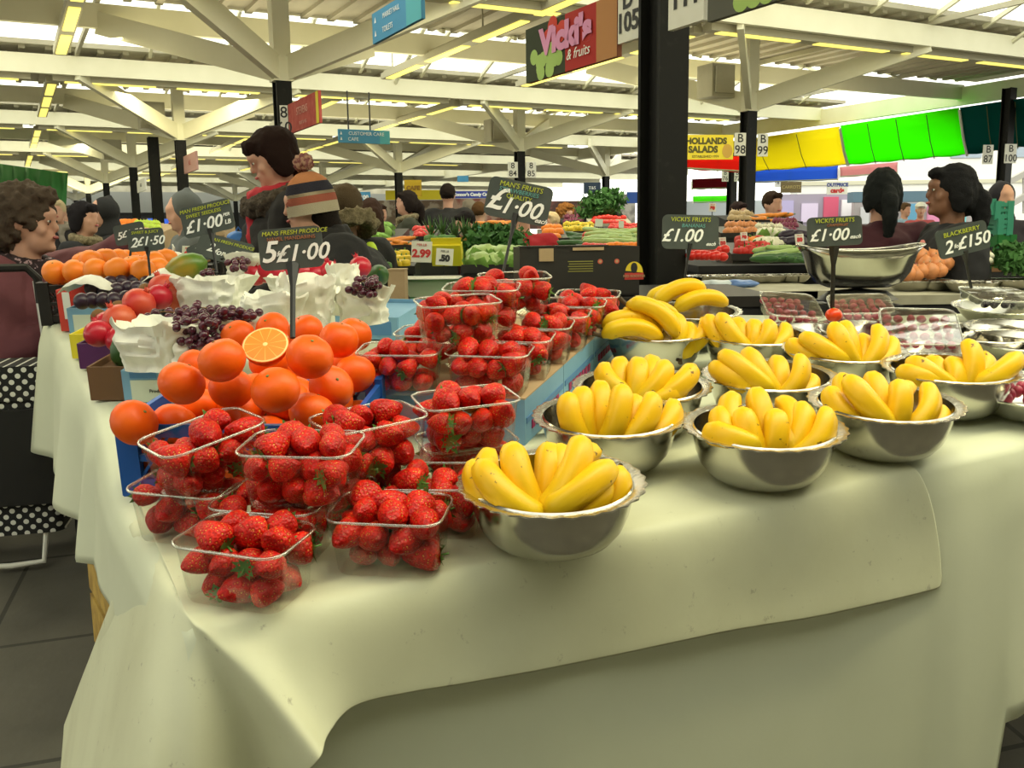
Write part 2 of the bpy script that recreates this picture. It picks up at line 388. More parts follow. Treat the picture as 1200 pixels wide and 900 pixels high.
# roof decks with ribs, one ceiling mesh
mb = MB()
for j in range(-1, 7):
    s = 7.03*j
    for sg in (0,):
        p = hallP(A0, s, 4.36); q = hallP(AE(j)+.6, s, 4.36); mb.beam(p, q, 3.7, .07)
        a = A0
        while a < AE(j):
            mb.beam(hallP(a, s-1.75, 4.30), hallP(a, s+1.75, 4.30), .09, .05); a += .36 if a > -14 else 1.2
tag(mb.build('ceiling', M['deck'], sharp=30), kind='structure')
wn = 0
for j in range(-1, 6):
    s0 = 7.03*j+1.72; s1 = 7.03*(j+1)-1.72; sm = (s0+s1)/2
    wn += 1
    pane = MB(); A1_ = AE(j)
    pane.add([hallP(A0, s0, 4.26), hallP(A1_, s0, 4.26), hallP(A1_, sm, 5.0), hallP(A0, sm, 5.0), hallP(A0, s1, 4.26), hallP(A1_, s1, 4.26)], [(0, 1, 2, 3), (3, 2, 5, 4)])
    po = tag(pane.build('window_%d' % wn, M['pane'], sharp=20), kind='structure')
    fr = MB(); a = A0
    while a < A1_:
        fr.beam(hallP(a, s0, 4.28), hallP(a, sm, 5.02), .045, .06); fr.beam(hallP(a, s1, 4.28), hallP(a, sm, 5.02), .045, .06); a += 1.15
    fr.beam(hallP(A0, sm, 5.0), hallP(A1_, sm, 5.0), .08, .10)
    fr.build('glazing_bars', M['cream'], po)
    pr = MB(); a = -6.9*4+3.45
    while a < A1:
        pr.tube([hallP(a, s1+.05, 4.1), hallP(a, sm, 5.0)], .035, 6); pr.tube([hallP(a, s0-.05, 4.1), hallP(a, sm, 5.0)], .035, 6); a += 6.9
    pr.build('props', M['cream'], po)
# columns
def column(i, j, label, group=None, top=3.19, struts=True, pos=None):
    p = pos if pos is not None else colp(i, j); g = ground(p.y)
    t = thing('market_column', label, 'column', Matrix.Translation((p.x, p.y, g)) @ Matrix.Rotation(YE1, 4, 'Z'), group)
    h = top-g
    m = MB(); m.box((0, .077, h/2), (.175, .02, h)); m.box((0, -.077, h/2), (.175, .02, h)); m.box((0, 0, h/2), (.075, .14, h))
    m.box((0, 0, .02), (.28, .28, .04)); m.build('post', M['black_post'], t, sharp=20)
    if struts:
        u = MB(); u.box((0, 0, h+.52), (.19, .19, 1.04)); u.box((0, 0, h+.12), (.22, .22, .26)); u.build('upper_post', M['cream'], t, sharp=20)
        for a in (1, -1):
            for b in (1, -1):
                MB().beam((.06*a, .06*b, h+.13), (1.7*a, 1.7*b, h+.80), .085, .26).build('strut', M['cream'], t, sharp=20)
        if (i, j) in ((1, 1), (1, 2), (0, 2), (0, 3), (2, 2)):
            b_ = MB(); b_.box((-.42, .25, h+.42), (.42, .34, .46)); b_.box((-.42, .05, h+.42), (.34, .03, .36)); b_.build('junction_box', M['cream_dirty'], t, sharp=20)
    return t
column(0, 0, 'wide black column rising right behind the bananas, nearest of all columns', None)
column(0, 1, 'black column topped by cream struts, carrying the red trader sign', None)
column(1, 1, 'black column carrying the plates B 98 and B 99')
column(0, 2, 'black column behind the grey-hooded person, with a small pink sign')
pd_ = colp(0, 2)-E1*.42+E2*.3; column(0, 9, 'slim black post touching the left side of the column above the grey hood', None, 3.25, False, V((pd_.x, pd_.y, 0)))
column(1, 2, 'black column carrying the plates B 84 and B 85')
column(0, 3, 'black column beyond the shoppers in dark coats on the left, with a white sign')
for i, j in ((0, 4), (0, 5), (1, 3), (1, 4), (1, 5), (2, 3), (2, 4), (2, 5), (-1, 3), (-1, 4), (-1, 5), (0, 6), (1, 6)):
    if i == 2: continue
    column(i, j, 'slim black column with cream struts far back in the market hall', 'columns far back in the hall')
for i, j in ((-1, 1), (-1, 2), (1, 0), (0, -1)): column(i, j, 'black column of the hall standing outside the photo', 'columns outside the view')
ce = plane_pt(1180, 150, V((9.0, 17.2, 0)), E2)
column(2, 1, 'black column under the awnings carrying the plates B 87 and B 100', None, 3.9, False, V((ce.x, ce.y, 0)))
cb = atd(858, 200, 22.5); column(2, 2, 'dark column just left of the B 98 column, half hidden by it', None, 3.3, False, V((cb.x, cb.y, 0)))
cb = atd(710, 203, 29); column(2, 3, 'black column above the heaped green vegetables right of centre', None, 3.19, True, V((cb.x, cb.y, 0)))
# strip lights
def strip_proto(L, k):
    t = thing('strip_light', 'cream strip light with yellow glowing tubes hung under the roof', 'strip light', None, 'strip lights under the roof')
    m = MB(); m.box((L/2, 0, 0), (L, .17, .085)); m.box((L/2, 0, .06), (L, .07, .05)); m.build('housing', M['housing'], t, 20)
    n = int(L/1.45)
    for q in range(n):
        x0 = (q+.5)*L/n; tb = MB(); tb.box((x0, 0, -.045), (L/n*.80, .12, .02)); tb.build('tube', M['tube'], t, 20)
    for x0 in (.3, L-.3): MB().tube([(x0, 0, .08), (x0, 0, .36)], .012, 6).build('hanger', M['housing'], t)
    return Proto(t)
s1_ = strip_proto(6.6, 4); s2_ = strip_proto(4.6, 3)
for j in range(1, 6):
    for i in (-1, 0, 1):
        if i == 1 and j > 4: continue
        s1_.put(Matrix.Translation(hallP(6.9*i-2.05, 7.03*j-1.5, 3.9)) @ Matrix.Rotation(YE1, 4, 'Z'))
        s2_.put(Matrix.Translation(hallP(6.9*i-2.05, 7.03*j-1.35, 3.9)) @ Matrix.Rotation(YE1+pi/2, 4, 'Z'))
        if i < 1: s2_.put(Matrix.Translation(hallP(6.9*i+2.55, 7.03*j-1.2, 3.9)) @ Matrix.Rotation(YE1+pi/2, 4, 'Z'))
s2_.put(Matrix.Translation(hallP(2.55, 7.03-4.3, 3.9)) @ Matrix.Rotation(YE1+pi/2, 4, 'Z'))
# number plates
def plate(px, py, d, wpx, hpx, lines, label, yaw=YE1*.35, size=.42, cat='number plate'):
    p = atd(px, py, d); w = wpx*d/FPX; h = hpx*d/FPX
    t = thing('number_plate', label, cat, WM(p, yaw))
    m = MB(); m.box((0, .008, 0), (w, .016, h)); m.build('plate', M['white'], t, 20)
    k = len(lines)
    for q, s_ in enumerate(lines):
        text_mesh(s_, h*size*1.25, M['ink'], t, 0, h*(.25-.5*q/(k-1) if k > 1 else 0), -.003, bold=.004*h)
plate(867.5, 169, 12.85, 14, 26, ('B', '98'), 'white number plate reading B 98 on the left of its black column')
plate(894, 170, 12.85, 12.5, 26, ('B', '99'), 'white number plate reading B 99 on the right of its black column')
plate(1158, 181, 16.6, 13, 22, ('B', '87'), 'white number plate reading B 87 below the teal awning')
plate(1184.5, 180, 16.6, 15, 22, ('B', '100'), 'white number plate reading B 100 near the right edge')
plate(601, 199, 18.9, 12, 18, ('8', '84'), 'white number plate with 84 left of a distant black column')
plate(622.5, 199, 18.9, 12, 18, ('8', '85'), 'white number plate with 85 right of a distant black column')
plate(850, 206, 21.5, 8, 13, ('B', '76'), 'small faded number plate left of the half hidden dark column')
plate(864, 206, 21.5, 7, 13, ('B', '77'), 'small faded number plate right of the half hidden dark column')
plate(912, 214, 26, 8, 11, ('8',), 'tiny white plate with an 8 beside the brown board')
# panel signs lying in the vertical plane through a column row
def panel(name, label, base, dr, x0, x1, yb, yt, m, cat='sign', th=.03, draw=None, rev=True):
    a = plane_pt(x0, yb, base, dr); b = plane_pt(x0, yt, base, dr); c = plane_pt(x1, yb, base, dr)
    w = hypot(c.x-a.x, c.y-a.y); h = b.z-a.z; yaw = atan2(c.y-a.y, c.x-a.x)
    t = thing(name, label, cat, WM(V(((a.x+c.x)/2, (a.y+c.y)/2, (a.z+b.z)/2)), yaw))
    mm = MB(); mm.box((0, th/2, 0), (w, th, h)); mm.build('panel', m, t, 20)
    if draw: draw(t, w, h)
    return t
def flat(name, t, out, m, y=-.004, label=None):
    o = MB().add([(a, y, b) for a, b in out], [tuple(range(len(out)))]).build(name, m, t, 0)
    if label: o['label'] = label
    return o
def disc(cx, cz, rx, rz, n=14, a0=0, a1=2*pi):
    return [(cx+rx*cos(a0+(a1-a0)*k/n), cz+rz*sin(a0+(a1-a0)*k/n)) for k in range(n)]
def d_vicki(t, w, h):
    flat('picture', t, [(-w/2, -h/2), (-w*.03, -h/2), (-w*.03, h/2), (-w/2, h/2)], solid('banner_dark', (.03, .04, .015)), -.002)
    flat('picture', t, [(-w*.03, -h/2), (w*.3, -h/2), (w*.3, h/2), (-w*.03, h/2)], solid('banner_red', (.42, .02, .015)), -.002)
    flat('picture', t, [(w*.3, -h/2), (w/2, -h/2), (w/2, h/2), (w*.3, h/2)], solid('banner_tan', (.48, .22, .08)), -.002)
    rnd = random.Random(3)
    for k in range(16):
        flat('grape_print', t, disc(-w*.4+rnd.random()*w*.3, -h*.4+rnd.random()*h*.4, .045, .045), solid('banner_green', (.38, .55, .15)), -.003-.0002*k)
    for k in range(6):
        flat('berry_print', t, disc(-w*.25+rnd.random()*w*.2, h*.15+rnd.random()*h*.28, .05, .045), solid('banner_berry', (.6, .05, .03)), -.0065-.0002*k)
    text_mesh("Vicki's", h*.62, solid('banner_pink', (.72, .30, .52)), t, -.02*w, h*.12, -.011, bold=.012, sx=1.12)
    text_mesh("& fruits", h*.26, M['chalk_w'], t, .12*w, -h*.24, -.011, shear=.3)
panel('fruit_banner', "colourful fruit picture banner reading Vicki's & fruits", colp(0, 0), E2, 617, 723, 98, 35, solid('banner_back', (.3, .1, .05)), 'banner', draw=d_vicki)
def d_105(t, w, h):
    text_mesh('D', h*.5, M['ink'], t, 0, h*.3, -.003, bold=.004); text_mesh('105', h*.52, M['ink'], t, 0, -h*.14, -.003, bold=.004)
panel('number_plate', 'large white plate reading 105 beside the colourful banner', colp(0, 0), E2, 724, 748, 52, -8, M['white'], 'number plate', draw=d_105)
def d_111(t, w, h): text_mesh('111', h*.50, M['ink'], t, 0, -h*.05, -.003, bold=.004)
panel('number_plate', 'large white plate reading 111 at the top of the near column', colp(0, 0)-E1*.12, E2, 783, 824, 36, -40, M['white'], 'number plate', draw=d_111)
def d_b2(t, w, h):
    for k in range(5): flat('fruit_print', t, disc(w*(-.1+.14*k), -h*.36, .05, .045), solid('banner_green', (.38, .55, .15)), -.003-.0002*k)
panel('fruit_banner', 'dark banner with green fruit print at the top edge, right of the near column', colp(0, 0)-E1*.12, E2, 829, 935, 26, -60, solid('banner_grey', (.10, .10, .08)), 'banner', draw=d_b2)
def d_stev(t, w, h):
    flat('border', t, [(w*.42, -h/2), (w/2, -h/2), (w/2, h/2), (w*.42, h/2)], solid('sign_yellow', (.75, .62, .05)), -.003)
    text_mesh('STEVENS', h*.36, solid('sign_pink', (.75, .40, .33)), t, -.02*w, h*.12, -.005, sx=.95)
    text_mesh('FRUIT & VEG', h*.16, solid('sign_pink', (.75, .40, .33)), t, 0, -h*.28, -.005)
panel('trader_sign', 'weathered red sign with faded lettering on the column behind the dark-haired woman', colp(0, 1), E2, 339, 375, 157, 122, solid('sign_red', (.42, .05, .04), noise_=(9, (.55, .12, .09), .4, .8)), draw=d_stev)
plate(333, 141, 10.0, 9, 34, ('8', '60'), 'narrow white plate on the column beside the red trader sign')
def d_mh(t, w, h):
    flat('stripe', t, [(w*.22, -h/2), (w/2, -h/2), (w/2, h/2), (w*.22, h/2)], solid('sign_teal', (.10, .42, .48)), -.003)
    text_mesh('MARKET HALL', h*.24, M['chalk_w'], t, -w*.08, h*.22, -.005); text_mesh('TOILETS', h*.26, M['chalk_w'], t, -w*.16, -h*.22, -.005)
    for z in (.22, -.22): flat('arrow', t, [(-w*.44, h*(z-.08)), (-w*.40, h*(z-.08)), (-w*.42, h*(z+.12))], M['chalk_w'], -.005)
sb = solid('sign_blue', (.07, .28, .48))
panel('direction_sign', 'blue hanging sign reading MARKET HALL and TOILETS', colp(0, 1), E2, 437, 495, 52, 16, sb, draw=d_mh)
def d_cc(t, w, h):
    flat('stripe', t, [(w*.3, -h/2), (w/2, -h/2), (w/2, h/2), (w*.3, h/2)], solid('sign_teal', (.10, .42, .48)), -.003)
    text_mesh('CUSTOMER CARE', h*.36, M['chalk_w'], t, w*.04, h*.2, -.005); text_mesh('CAFE', h*.36, M['chalk_w'], t, -w*.22, -h*.22, -.005)
    for z in (.2, -.2): flat('arrow', t, [(-w*.47, h*(z-.1)), (-w*.43, h*(z-.1)), (-w*.45, h*(z+.15))], M['chalk_w'], -.005)
    for x in (-.3, .12): MB().tube([(w*x, .01, h/2), (w*x, .01, h/2+.55)], .012, 6).build('hanger', M['black'], t)
c = atd(427, 160, 14)
panel('direction_sign', 'small blue hanging sign reading CUSTOMER CARE and CAFE', c, (E1+E2*.1*0).normalized(), 397, 457, 167, 151, sb, draw=d_cc)
def d_small(txt, col=None):
    def f(t, w, h):
        text_mesh(txt, h*.4, col or M['ink'], t, 0, 0, -.004)
    return f
panel('trader_sign', 'small faded pink sign on the column behind the grey hood', colp(0, 2), E2, 216, 231, 204, 183, solid('sign_dpink', (.5, .28, .24)), draw=d_small('ALS', solid('sign_dred', (.4, .05, .05))))
panel('trader_sign', 'white hanging sign on the column above the pair of dark-coated shoppers', colp(0, 3), E2, 161, 171, 226, 212, M['white'], draw=d_small('EGGS'))
def d_holl(t, w, h):
    k = solid('sign_olive', (.10, .09, .02))
    text_mesh('HOLLANDS', h*.34, k, t, -w*.04, h*.24, -.004, bold=.006); text_mesh('SALADS', h*.36, k, t, -w*.10, -h*.1, -.004, bold=.006)
    text_mesh('ESTABLISHED 1974', h*.14, k, t, -w*.05, -h*.38, -.004)
    flat('picture', t, disc(w*.38, -.05, .07, .09), solid('sign_tan', (.55, .33, .06)), -.004)
cH = atd(830, 170, 12.2)
panel('trader_sign', 'yellow sign reading HOLLANDS SALADS beside plate B 98', cH, (V((cos(.12), sin(.12), 0))), 800, 859, 187, 158, solid('sign_yel', (.78, .62, .04)), draw=d_holl)
def d_cards(t, w, h):
    text_mesh('OUTPRICE', h*.36, solid('sign_navy', (.08, .1, .3)), t, 0, h*.24, -.004, bold=.008); text_mesh('cards', h*.5, M['red_ink'], t, 0, -h*.2, -.004, bold=.01)
panel('shop_sign', 'white shop sign reading OUTPRICE cards in blue and red', atd(981, 220, 24), V((1, 0, 0)), 969, 993, 228, 213, M['white'], draw=d_cards)
panel('shop_board', 'brown board with faded capitals right of the B 98 column', atd(926, 219, 25), V((1, .1, 0)).normalized(), 915, 939, 226, 213, solid('board_brown', (.16, .12, .05)), draw=d_small('CARROTS', solid('board_gold', (.5, .4, .15))))
panel('trader_sign', 'small dark blue sign left of the distant column above the vegetables', atd(694, 220, 26), V((1, 0, 0)), 684, 704, 227, 214, solid('sign_slate', (.03, .05, .09)), draw=d_small('T&S', M['chalk_w']))
# far shop fronts on the left and centre
def wall_quad(name, pts, m, kind='structure', label=None, cat=None, th=.1):
    a, b = V(pts[0]), V(pts[1]); d = (b-a).normalized(); n_ = d.cross(UP).normalized()*th
    z0, z1 = pts[2]
    vs = [V((a.x, a.y, z0)), V((b.x, b.y, z0)), V((b.x, b.y, z1)), V((a.x, a.y, z1))]
    vs += [v-n_*-1 if False else v+V((-n_.x, -n_.y, 0)) for v in vs]
    o = MB().add(vs, [(0, 1, 2, 3), (7, 6, 5, 4), (0, 4, 5, 1), (1, 5, 6, 2), (2, 6, 7, 3), (3, 7, 4, 0)]).build(name, m, None, 20)
    return tag(o, label, cat, None, kind)
sB = 7.03*6+4
pa = hallP(-36, sB, 0); pb = hallP(24.5, sB, 0)
wa = hallP(-34, -8.9, 0); wb = hallP(13.9, -8.9, 0)
wall_quad('wall_back', (pa, pb, (.4, 3.0)), solid('dark_shopfront', (.022, .024, .026), .4))
wall_quad('wall_light_block', (wa, wb, (-.1, 4.4)), solid('light_block_paint', (.55, .53, .42)))  # unseen wall added behind the camera to hold back sky light
wall_quad('trim_90', (pa-E2*.15, pb-E2*.15, (2.75, 3.75)), solid('grey_fascia', (.30, .31, .28), .6))
wall_quad('trim_91', (pa, pb, (3.7, 4.6)), M['cream_dirty'])
for x, y, w_, h_ in ((106, 258, 22, 16), (137, 263, 14, 12), (178, 261, 10, 10), (196, 261, 8, 9)):
    p = atd(x, y, 40)
    o = MB().box((0, 0, 0), (w_*40/FPX, .08, h_*40/FPX)).build('blue_screen', mat('blue_light', (.02, .05, .3), .4, emit=((.05, .16, .75), .8)), None, 20); o.matrix_world = WM(p, YE1)
    tag(o, {106: 'glowing blue screen on the far left above the pale-haired shopper', 137: 'blue lit screen right of the far shoppers', 178: 'small blue lit screen left of the grey hood', 196: 'smallest blue lit screen, touching the grey hood'}[x], 'screen')
for x, y0, y1 in ((163, 246, 275), (207, 246, 275), (124, 246, 270), (88, 246, 270)):
    p = atd(x, (y0+y1)/2, 43.4)
    tag(MB().box((p.x, p.y, p.z), (.12, .12, 1.9)).build('trim_95', solid('pale_frame', (.45, .45, .42)), None, 20), kind='structure')
# yellow fascia and bright shops in the centre distance
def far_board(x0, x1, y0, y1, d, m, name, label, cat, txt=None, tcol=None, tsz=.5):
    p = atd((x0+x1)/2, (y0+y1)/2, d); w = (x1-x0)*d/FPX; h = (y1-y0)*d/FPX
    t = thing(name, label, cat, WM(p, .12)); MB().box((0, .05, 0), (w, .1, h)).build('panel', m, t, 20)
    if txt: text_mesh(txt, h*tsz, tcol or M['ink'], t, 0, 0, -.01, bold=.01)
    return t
yb_ = solid('bright_yellow', (.80, .66, .03))
far_board(452, 520, 223, 234, 34, yb_, 'shop_fascia', 'long yellow shop fascia in the centre distance', 'fascia')
far_board(474, 494, 211, 230, 30, solid('ochre', (.62, .40, .02)), 'hanging_board', 'square ochre hanging board left of centre distance', 'sign', 'CAFE', solid('ochre_dark', (.3, .16, .02)), .35)
far_board(533, 575, 224, 232, 33, solid('candy_blue', (.05, .07, .36)), 'shop_fascia', 'blue fascia with white lettering over the pink sweet shop', 'fascia', "Connor's Candy Cabin", M['chalk_w'], .62)
far_board(420, 434, 225, 238, 30, sb, 'direction_sign', 'small blue sign right of the fur hood', 'sign', '100', M['chalk_w'], .5)
far_board(536, 549, 206, 213, 32, sb, 'direction_sign', 'tiny blue direction sign hanging in the distance', 'sign')
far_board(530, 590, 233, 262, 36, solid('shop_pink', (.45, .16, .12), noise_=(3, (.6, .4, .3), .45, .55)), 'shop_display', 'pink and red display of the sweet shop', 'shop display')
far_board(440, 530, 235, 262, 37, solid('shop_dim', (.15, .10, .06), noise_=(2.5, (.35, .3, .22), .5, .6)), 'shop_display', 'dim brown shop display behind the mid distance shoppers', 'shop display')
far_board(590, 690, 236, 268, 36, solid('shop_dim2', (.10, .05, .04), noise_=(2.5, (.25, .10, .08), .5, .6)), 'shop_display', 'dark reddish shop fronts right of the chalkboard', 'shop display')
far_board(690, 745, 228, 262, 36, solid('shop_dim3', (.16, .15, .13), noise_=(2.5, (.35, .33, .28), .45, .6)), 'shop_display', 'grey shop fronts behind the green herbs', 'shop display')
far_board(735, 752, 225, 238, 30, solid('blue_tarp', (.03, .09, .35)), 'blue_sheet', 'dark blue sheet at the left edge of the near column', 'sheet')
# green drape on the far left
m = MB(); a = atd(-30, 232, 22); b = atd(83, 232, 22)
vs = []; n_ = 26
for k in range(n_+1):
    p = a.lerp(b, k/n_); off = .06*sin(k*1.9)
    vs += [V((p.x, p.y+off, 3.0+.35*(1-k/n_))), V((p.x, p.y-.35+off, 1.9))]
m.add(vs, [(2*k, 2*k+1, 2*k+3, 2*k+2) for k in range(n_)])
o = m.build('green_drape', solid('drape_green', (.03, .16, .035)), None, 60); tag(o, 'dark green drape hanging on the far left behind the curly-haired woman', 'drape')
so = o.modifiers.new('s', 'SOLIDIFY'); so.thickness = .01
# ------------------------------------------------------------------ awnings and street on the right
def cloth_tr(name, c, tr=.55, spec=.2):
    m = bpy.data.materials.new(name); m.use_nodes = True; nt = m.node_tree; nt.nodes.clear()
    o = nt.nodes.new('ShaderNodeOutputMaterial'); mx = nt.nodes.new('ShaderNodeMixShader'); mx.inputs[0].default_value = tr
    d = nt.nodes.new('ShaderNodeBsdfDiffuse'); d.inputs[0].default_value = (*c, 1); t = nt.nodes.new('ShaderNodeBsdfTranslucent'); t.inputs[0].default_value = (*c, 1)
    nt.links.new(d.outputs[0], mx.inputs[1]); nt.links.new(t.outputs[0], mx.inputs[2]); nt.links.new(mx.outputs[0], o.inputs[0]); return m
AB = V((9.0, 17.2, 0))
def awning(label, tops, bots, c, base=AB, dr=E2, out=.8, nseam=3, tr=.6):
    p = [plane_pt(x, y, base, dr) for x, y in tops]; q = [plane_pt(x, y, base+E1*out, dr) for x, y in bots]
    t = thing('awning', label, 'awning', Matrix.Translation((p[0]+p[1])/2)); c0 = (p[0]+p[1])/2
    K = 16; vs = []
    for k in range(K+1):
        for l in range(5):
            a = p[0].lerp(p[1], k/K); b = q[0].lerp(q[1], k/K); r = a.lerp(b, l/4)
            vs.append(r - c0 - UP*(.05*sin(pi*l/4)) - UP*(.03*abs(sin(pi*k/K*nseam))*(l/4)))
    mm = MB().add(vs, [(k*5+l, (k+1)*5+l, (k+1)*5+l+1, k*5+l+1) for k in range(K) for l in range(4)])
    o = mm.build('canopy', cloth_tr('awning_cloth', c, tr), t, 60); so = o.modifiers.new('s', 'SOLIDIFY'); so.thickness = .008
    for k in range(nseam+1):
        a = p[0].lerp(p[1], k/nseam)-c0; b = q[0].lerp(q[1], k/nseam)-c0
        MB().tube([a-UP*.05, a.lerp(b, .5)-UP*.12, b-UP*.04], .018 if k in (0, nseam) else .009, 6).build('arm', M['white'] if k in (0, nseam) else solid('seam', (.12, .14, .05)), t)
    MB().tube([q[0]-c0, q[1]-c0], .018, 6).build('front_rail', solid('rail', (.3, .32, .2)), t)
    return t
awning('yellow awning along the right edge of the hall', [(846, 167), (984, 148)], [(862, 201), (993, 192)], (1.0, .90, .06), tr=.72)
awning('bright green awning, largest at the hall edge', [(985, 147), (1124, 126)], [(995, 192), (1133, 180)], (.16, 1.0, .01), nseam=4, tr=.7)
awning('dark teal awning at the far right of the hall edge', [(1125, 126), (1225, 111)], [(1134, 180), (1225, 167)], (.01, .13, .11), nseam=3, tr=.45)
def farawn(label, x0, x1, yt0, yt1, yb0, yb1, d, c, tr=.6):
    b = atd((x0+x1)/2, yt0, d)
    awning(label, [(x0, yt0), (x1, yt1)], [(x0, yb0), (x1, yb1)], c, b, V((1, .05, 0)).normalized(), .0, 2, tr)
farawn('red awning under the yellow HOLLANDS sign', 804, 878, 184, 183, 197, 201, 16, (.85, .03, .02))
farawn('maroon awning behind the half hidden dark column', 811, 856, 210, 208, 221, 220, 24, (.18, .01, .02), .4)
farawn('small green awning low behind the chalkboard on the column', 812, 858, 230, 229, 237, 236, 28, (.15, .85, .03))
farawn('blue awning across the street', 869, 982, 200, 194, 214, 210, 25, (.06, .20, .75))
farawn('pale pink awning across the street', 984, 1052, 196, 190, 207, 202, 25, (.75, .38, .38))
# buildings beyond the street
def street_box(x0, x1, y0, y1, d, c, label, name='street_building', cat='building', th=1.0, parts=()):
    p = atd((x0+x1)/2, (y0+y1)/2, d); w = (x1-x0)*d/FPX; h = (y1-y0)*d/FPX
    t = thing(name, label, cat, WM(p, .0)); MB().box((0, th/2, 0), (w, th, h)).build('wall', solid('st%d%d' % (x0, y0), c), t, 20)
    for nm, a, b, cc, e, mm in parts:
        MB().box(((a+b)/2*w, -.03, (cc+e)/2*h), (abs(b-a)*w, .08, abs(e-cc)*h)).build(nm, mm, t, 20)
    return t
wn_ = solid('street_glass', (.35, .42, .5), .2)
street_box(935, 1290, 150, 262, 38, (.86, .85, .80), 'white building across the street behind the awnings', parts=[('band', -.5, .5, -.08, -.04, solid('band_beige', (.62, .60, .45))), ('window', .0, .10, .18, .42, wn_), ('window', .16, .26, .18, .42, wn_), ('window', -.3, -.2, .18, .42, wn_)])
street_box(1000, 1142, 224, 236, 33, (.10, .17, .22), 'dark blue shop canopy over the street shoppers', 'shop_canopy', 'canopy', .6)
street_box(1000, 1142, 236, 300, 35, (.40, .36, .36), 'busy shop front with bright posters across the street', 'street_shop', 'shop', .3,
           parts=[('poster', -.45, -.38, .1, .4, solid('pst1', (.7, .7, .72))), ('poster', -.3, -.2, .0, .35, solid('pst2', (.55, .12, .10))), ('poster', -.1, .02, .1, .45, solid('pst3', (.15, .4, .6))), ('poster', .1, .2, .05, .4, solid('pst4', (.8, .3, .5))), ('poster', .28, .42, .1, .45, solid('pst5', (.2, .6, .65)))])
street_box(905, 1000, 228, 300, 36, (.34, .30, .38), 'violet shop front hung with cards left of the woman in maroon', 'street_shop', 'shop', .3,
           parts=[('poster', -.4, -.25, .1, .4, solid('pst6', (.45, .40, .65))), ('poster', -.15, .05, .05, .35, solid('pst7', (.70, .60, .80))), ('poster', .12, .3, .1, .45, solid('pst8', (.62, .10, .18))), ('poster', .34, .5, .0, .4, solid('pst9', (.85, .82, .86)))])
street_box(792, 905, 236, 300, 40, (.50, .55, .58), 'pale shop window low behind the B 98 column', 'street_shop', 'shop', .3)
m = MB(); 
for (xa, ya, xb, yb) in ((1128, 241, 1215, 196), (1165, 250, 1215, 222)):
    m.beam(atd(xa, ya, 27), atd(xb, yb, 27), .15, .16)
for x in (1150, 1175, 1200): m.beam(atd(x, 250, 27), atd(x, 242-(x-1128)*.5, 27), .06, .06)
tag(m.build('stair_railing', solid('rail_grey', (.42, .40, .36)), None, 20), 'grey slanting stair railing at the right edge', 'railing')
# ------------------------------------------------------------------ market table, tablecloth and sheet
LE = [(-1.62, 3.22), (-.97, 2.10), (-.69, 1.53), (-.42, 1.09)]; RE = [(.985, 1.745), (1.75, 2.30)]
edge = LE+RE
def catmull(P, k):
    out = []; n = len(P)
    for i in range(n-1):
        p0 = P[max(i-1, 0)]; p1 = P[i]; p2 = P[i+1]; p3 = P[min(i+2, n-1)]
        for j in range(k):
            t = j/k; out.append(.5*((2*p1)+(p2-p0)*t+(2*p0-5*p1+4*p2-p3)*t*t+(3*p1-p0-3*p2+p3)*t*t*t))
    out.append(P[-1]); return out
pts = []; ed = []
for k in range(len(edge)-1):
    a = V((*edge[k], 0)); b = V((*edge[k+1], 0)); n_ = max(2, int((b-a).length/.035))
    for j in range(n_): pts.append(a.lerp(b, j/n_))
pts.append(V((*edge[-1], 0))); NP = len(pts)
def outdir(i):
    a = pts[max(i-2, 0)]; b = pts[min(i+2, NP-1)]; d = (b-a).normalized(); return V((d.y, -d.x, 0))
acc = [0]
for k in range(1, NP): acc.append(acc[-1]+(pts[k]-pts[k-1]).length)
sK = None
for k, p in enumerate(pts):
    if (p-V((-.42, 1.09, 0))).length < .001: sK = acc[k]
vs = []; ROWS = [(-.14, 0), (-.03, 0), (0, -.004), (.012, -.016)]; ND = 16
mb = MB()
for i in range(NP):
    o = outdir(i); p = pts[i]; s = acc[i]; ow = (X*o.x + V((0, 1, 0))*o.y)
    for a, h in ROWS: q = p+o*a; vs.append(T(q.x, q.y, h))
    top = T((p+o*.012).x, (p+o*.012).y, -.016)
    ds = s-sK
    if ds < 0:
        hem = .70 + .05*min(1, -ds/1.6) + .012*sin(s*5)
        if ds < -1.95: hem += -.02
        if ds > -.95: hem += .06*min(1, (ds+.95)/.35)
    elif p.x < .93: hem = .14
    else: hem = .47-.02*(p.x-.93)
    f = (.5+.5*sin(s*8.5+1))*.045 + .03*(.5+.5*sin(s*15.3)) if ds < 0 else (.5+.5*sin(s*5.2+.7))*.035+.03*max(0, sin(s*9))**3
    if ds > 0 and p.x < .80: f *= .25
    if -.45 < ds < .5: f *= .08
    elif -1.0 < ds <= -.45: f *= .35
    for k in range(1, ND+1):
        t = k/ND; z = top.z+(hem-top.z)*t; off = .012*min(1, t*6)+f*(t**.8)
        c = top+ow*off; c.z = z
        c += ow*(noise.noise(V((s*3, z*3, 2)))*.012*t)
        vs.append(c)
R_ = len(ROWS)+ND
fs = [(i*R_+k, i*R_+k+1, (i+1)*R_+k+1, (i+1)*R_+k) for i in range(NP-1) for k in range(R_-1)]
# top sheet polygon (inner ring + back edge)
back = [(1.95, 3.1), (1.2, 3.02), (.62, 3.10), (.15, 3.30), (-.9, 3.58), (-1.38, 3.60)]
b0 = len(vs)
for x, w_ in back: vs.append(T(x, w_))
fs.append(tuple([i*R_ for i in range(NP)]+[b0+k for k in range(len(back))]))
mb.add(vs, fs); o = mb.build('tablecloth', M['cloth'], None, 0)
tag(o, 'long cream tablecloth covering the fruit stall and hanging down its sides', 'tablecloth')
so = o.modifiers.new('s', 'SOLIDIFY'); so.thickness = .0015; so.offset = -1
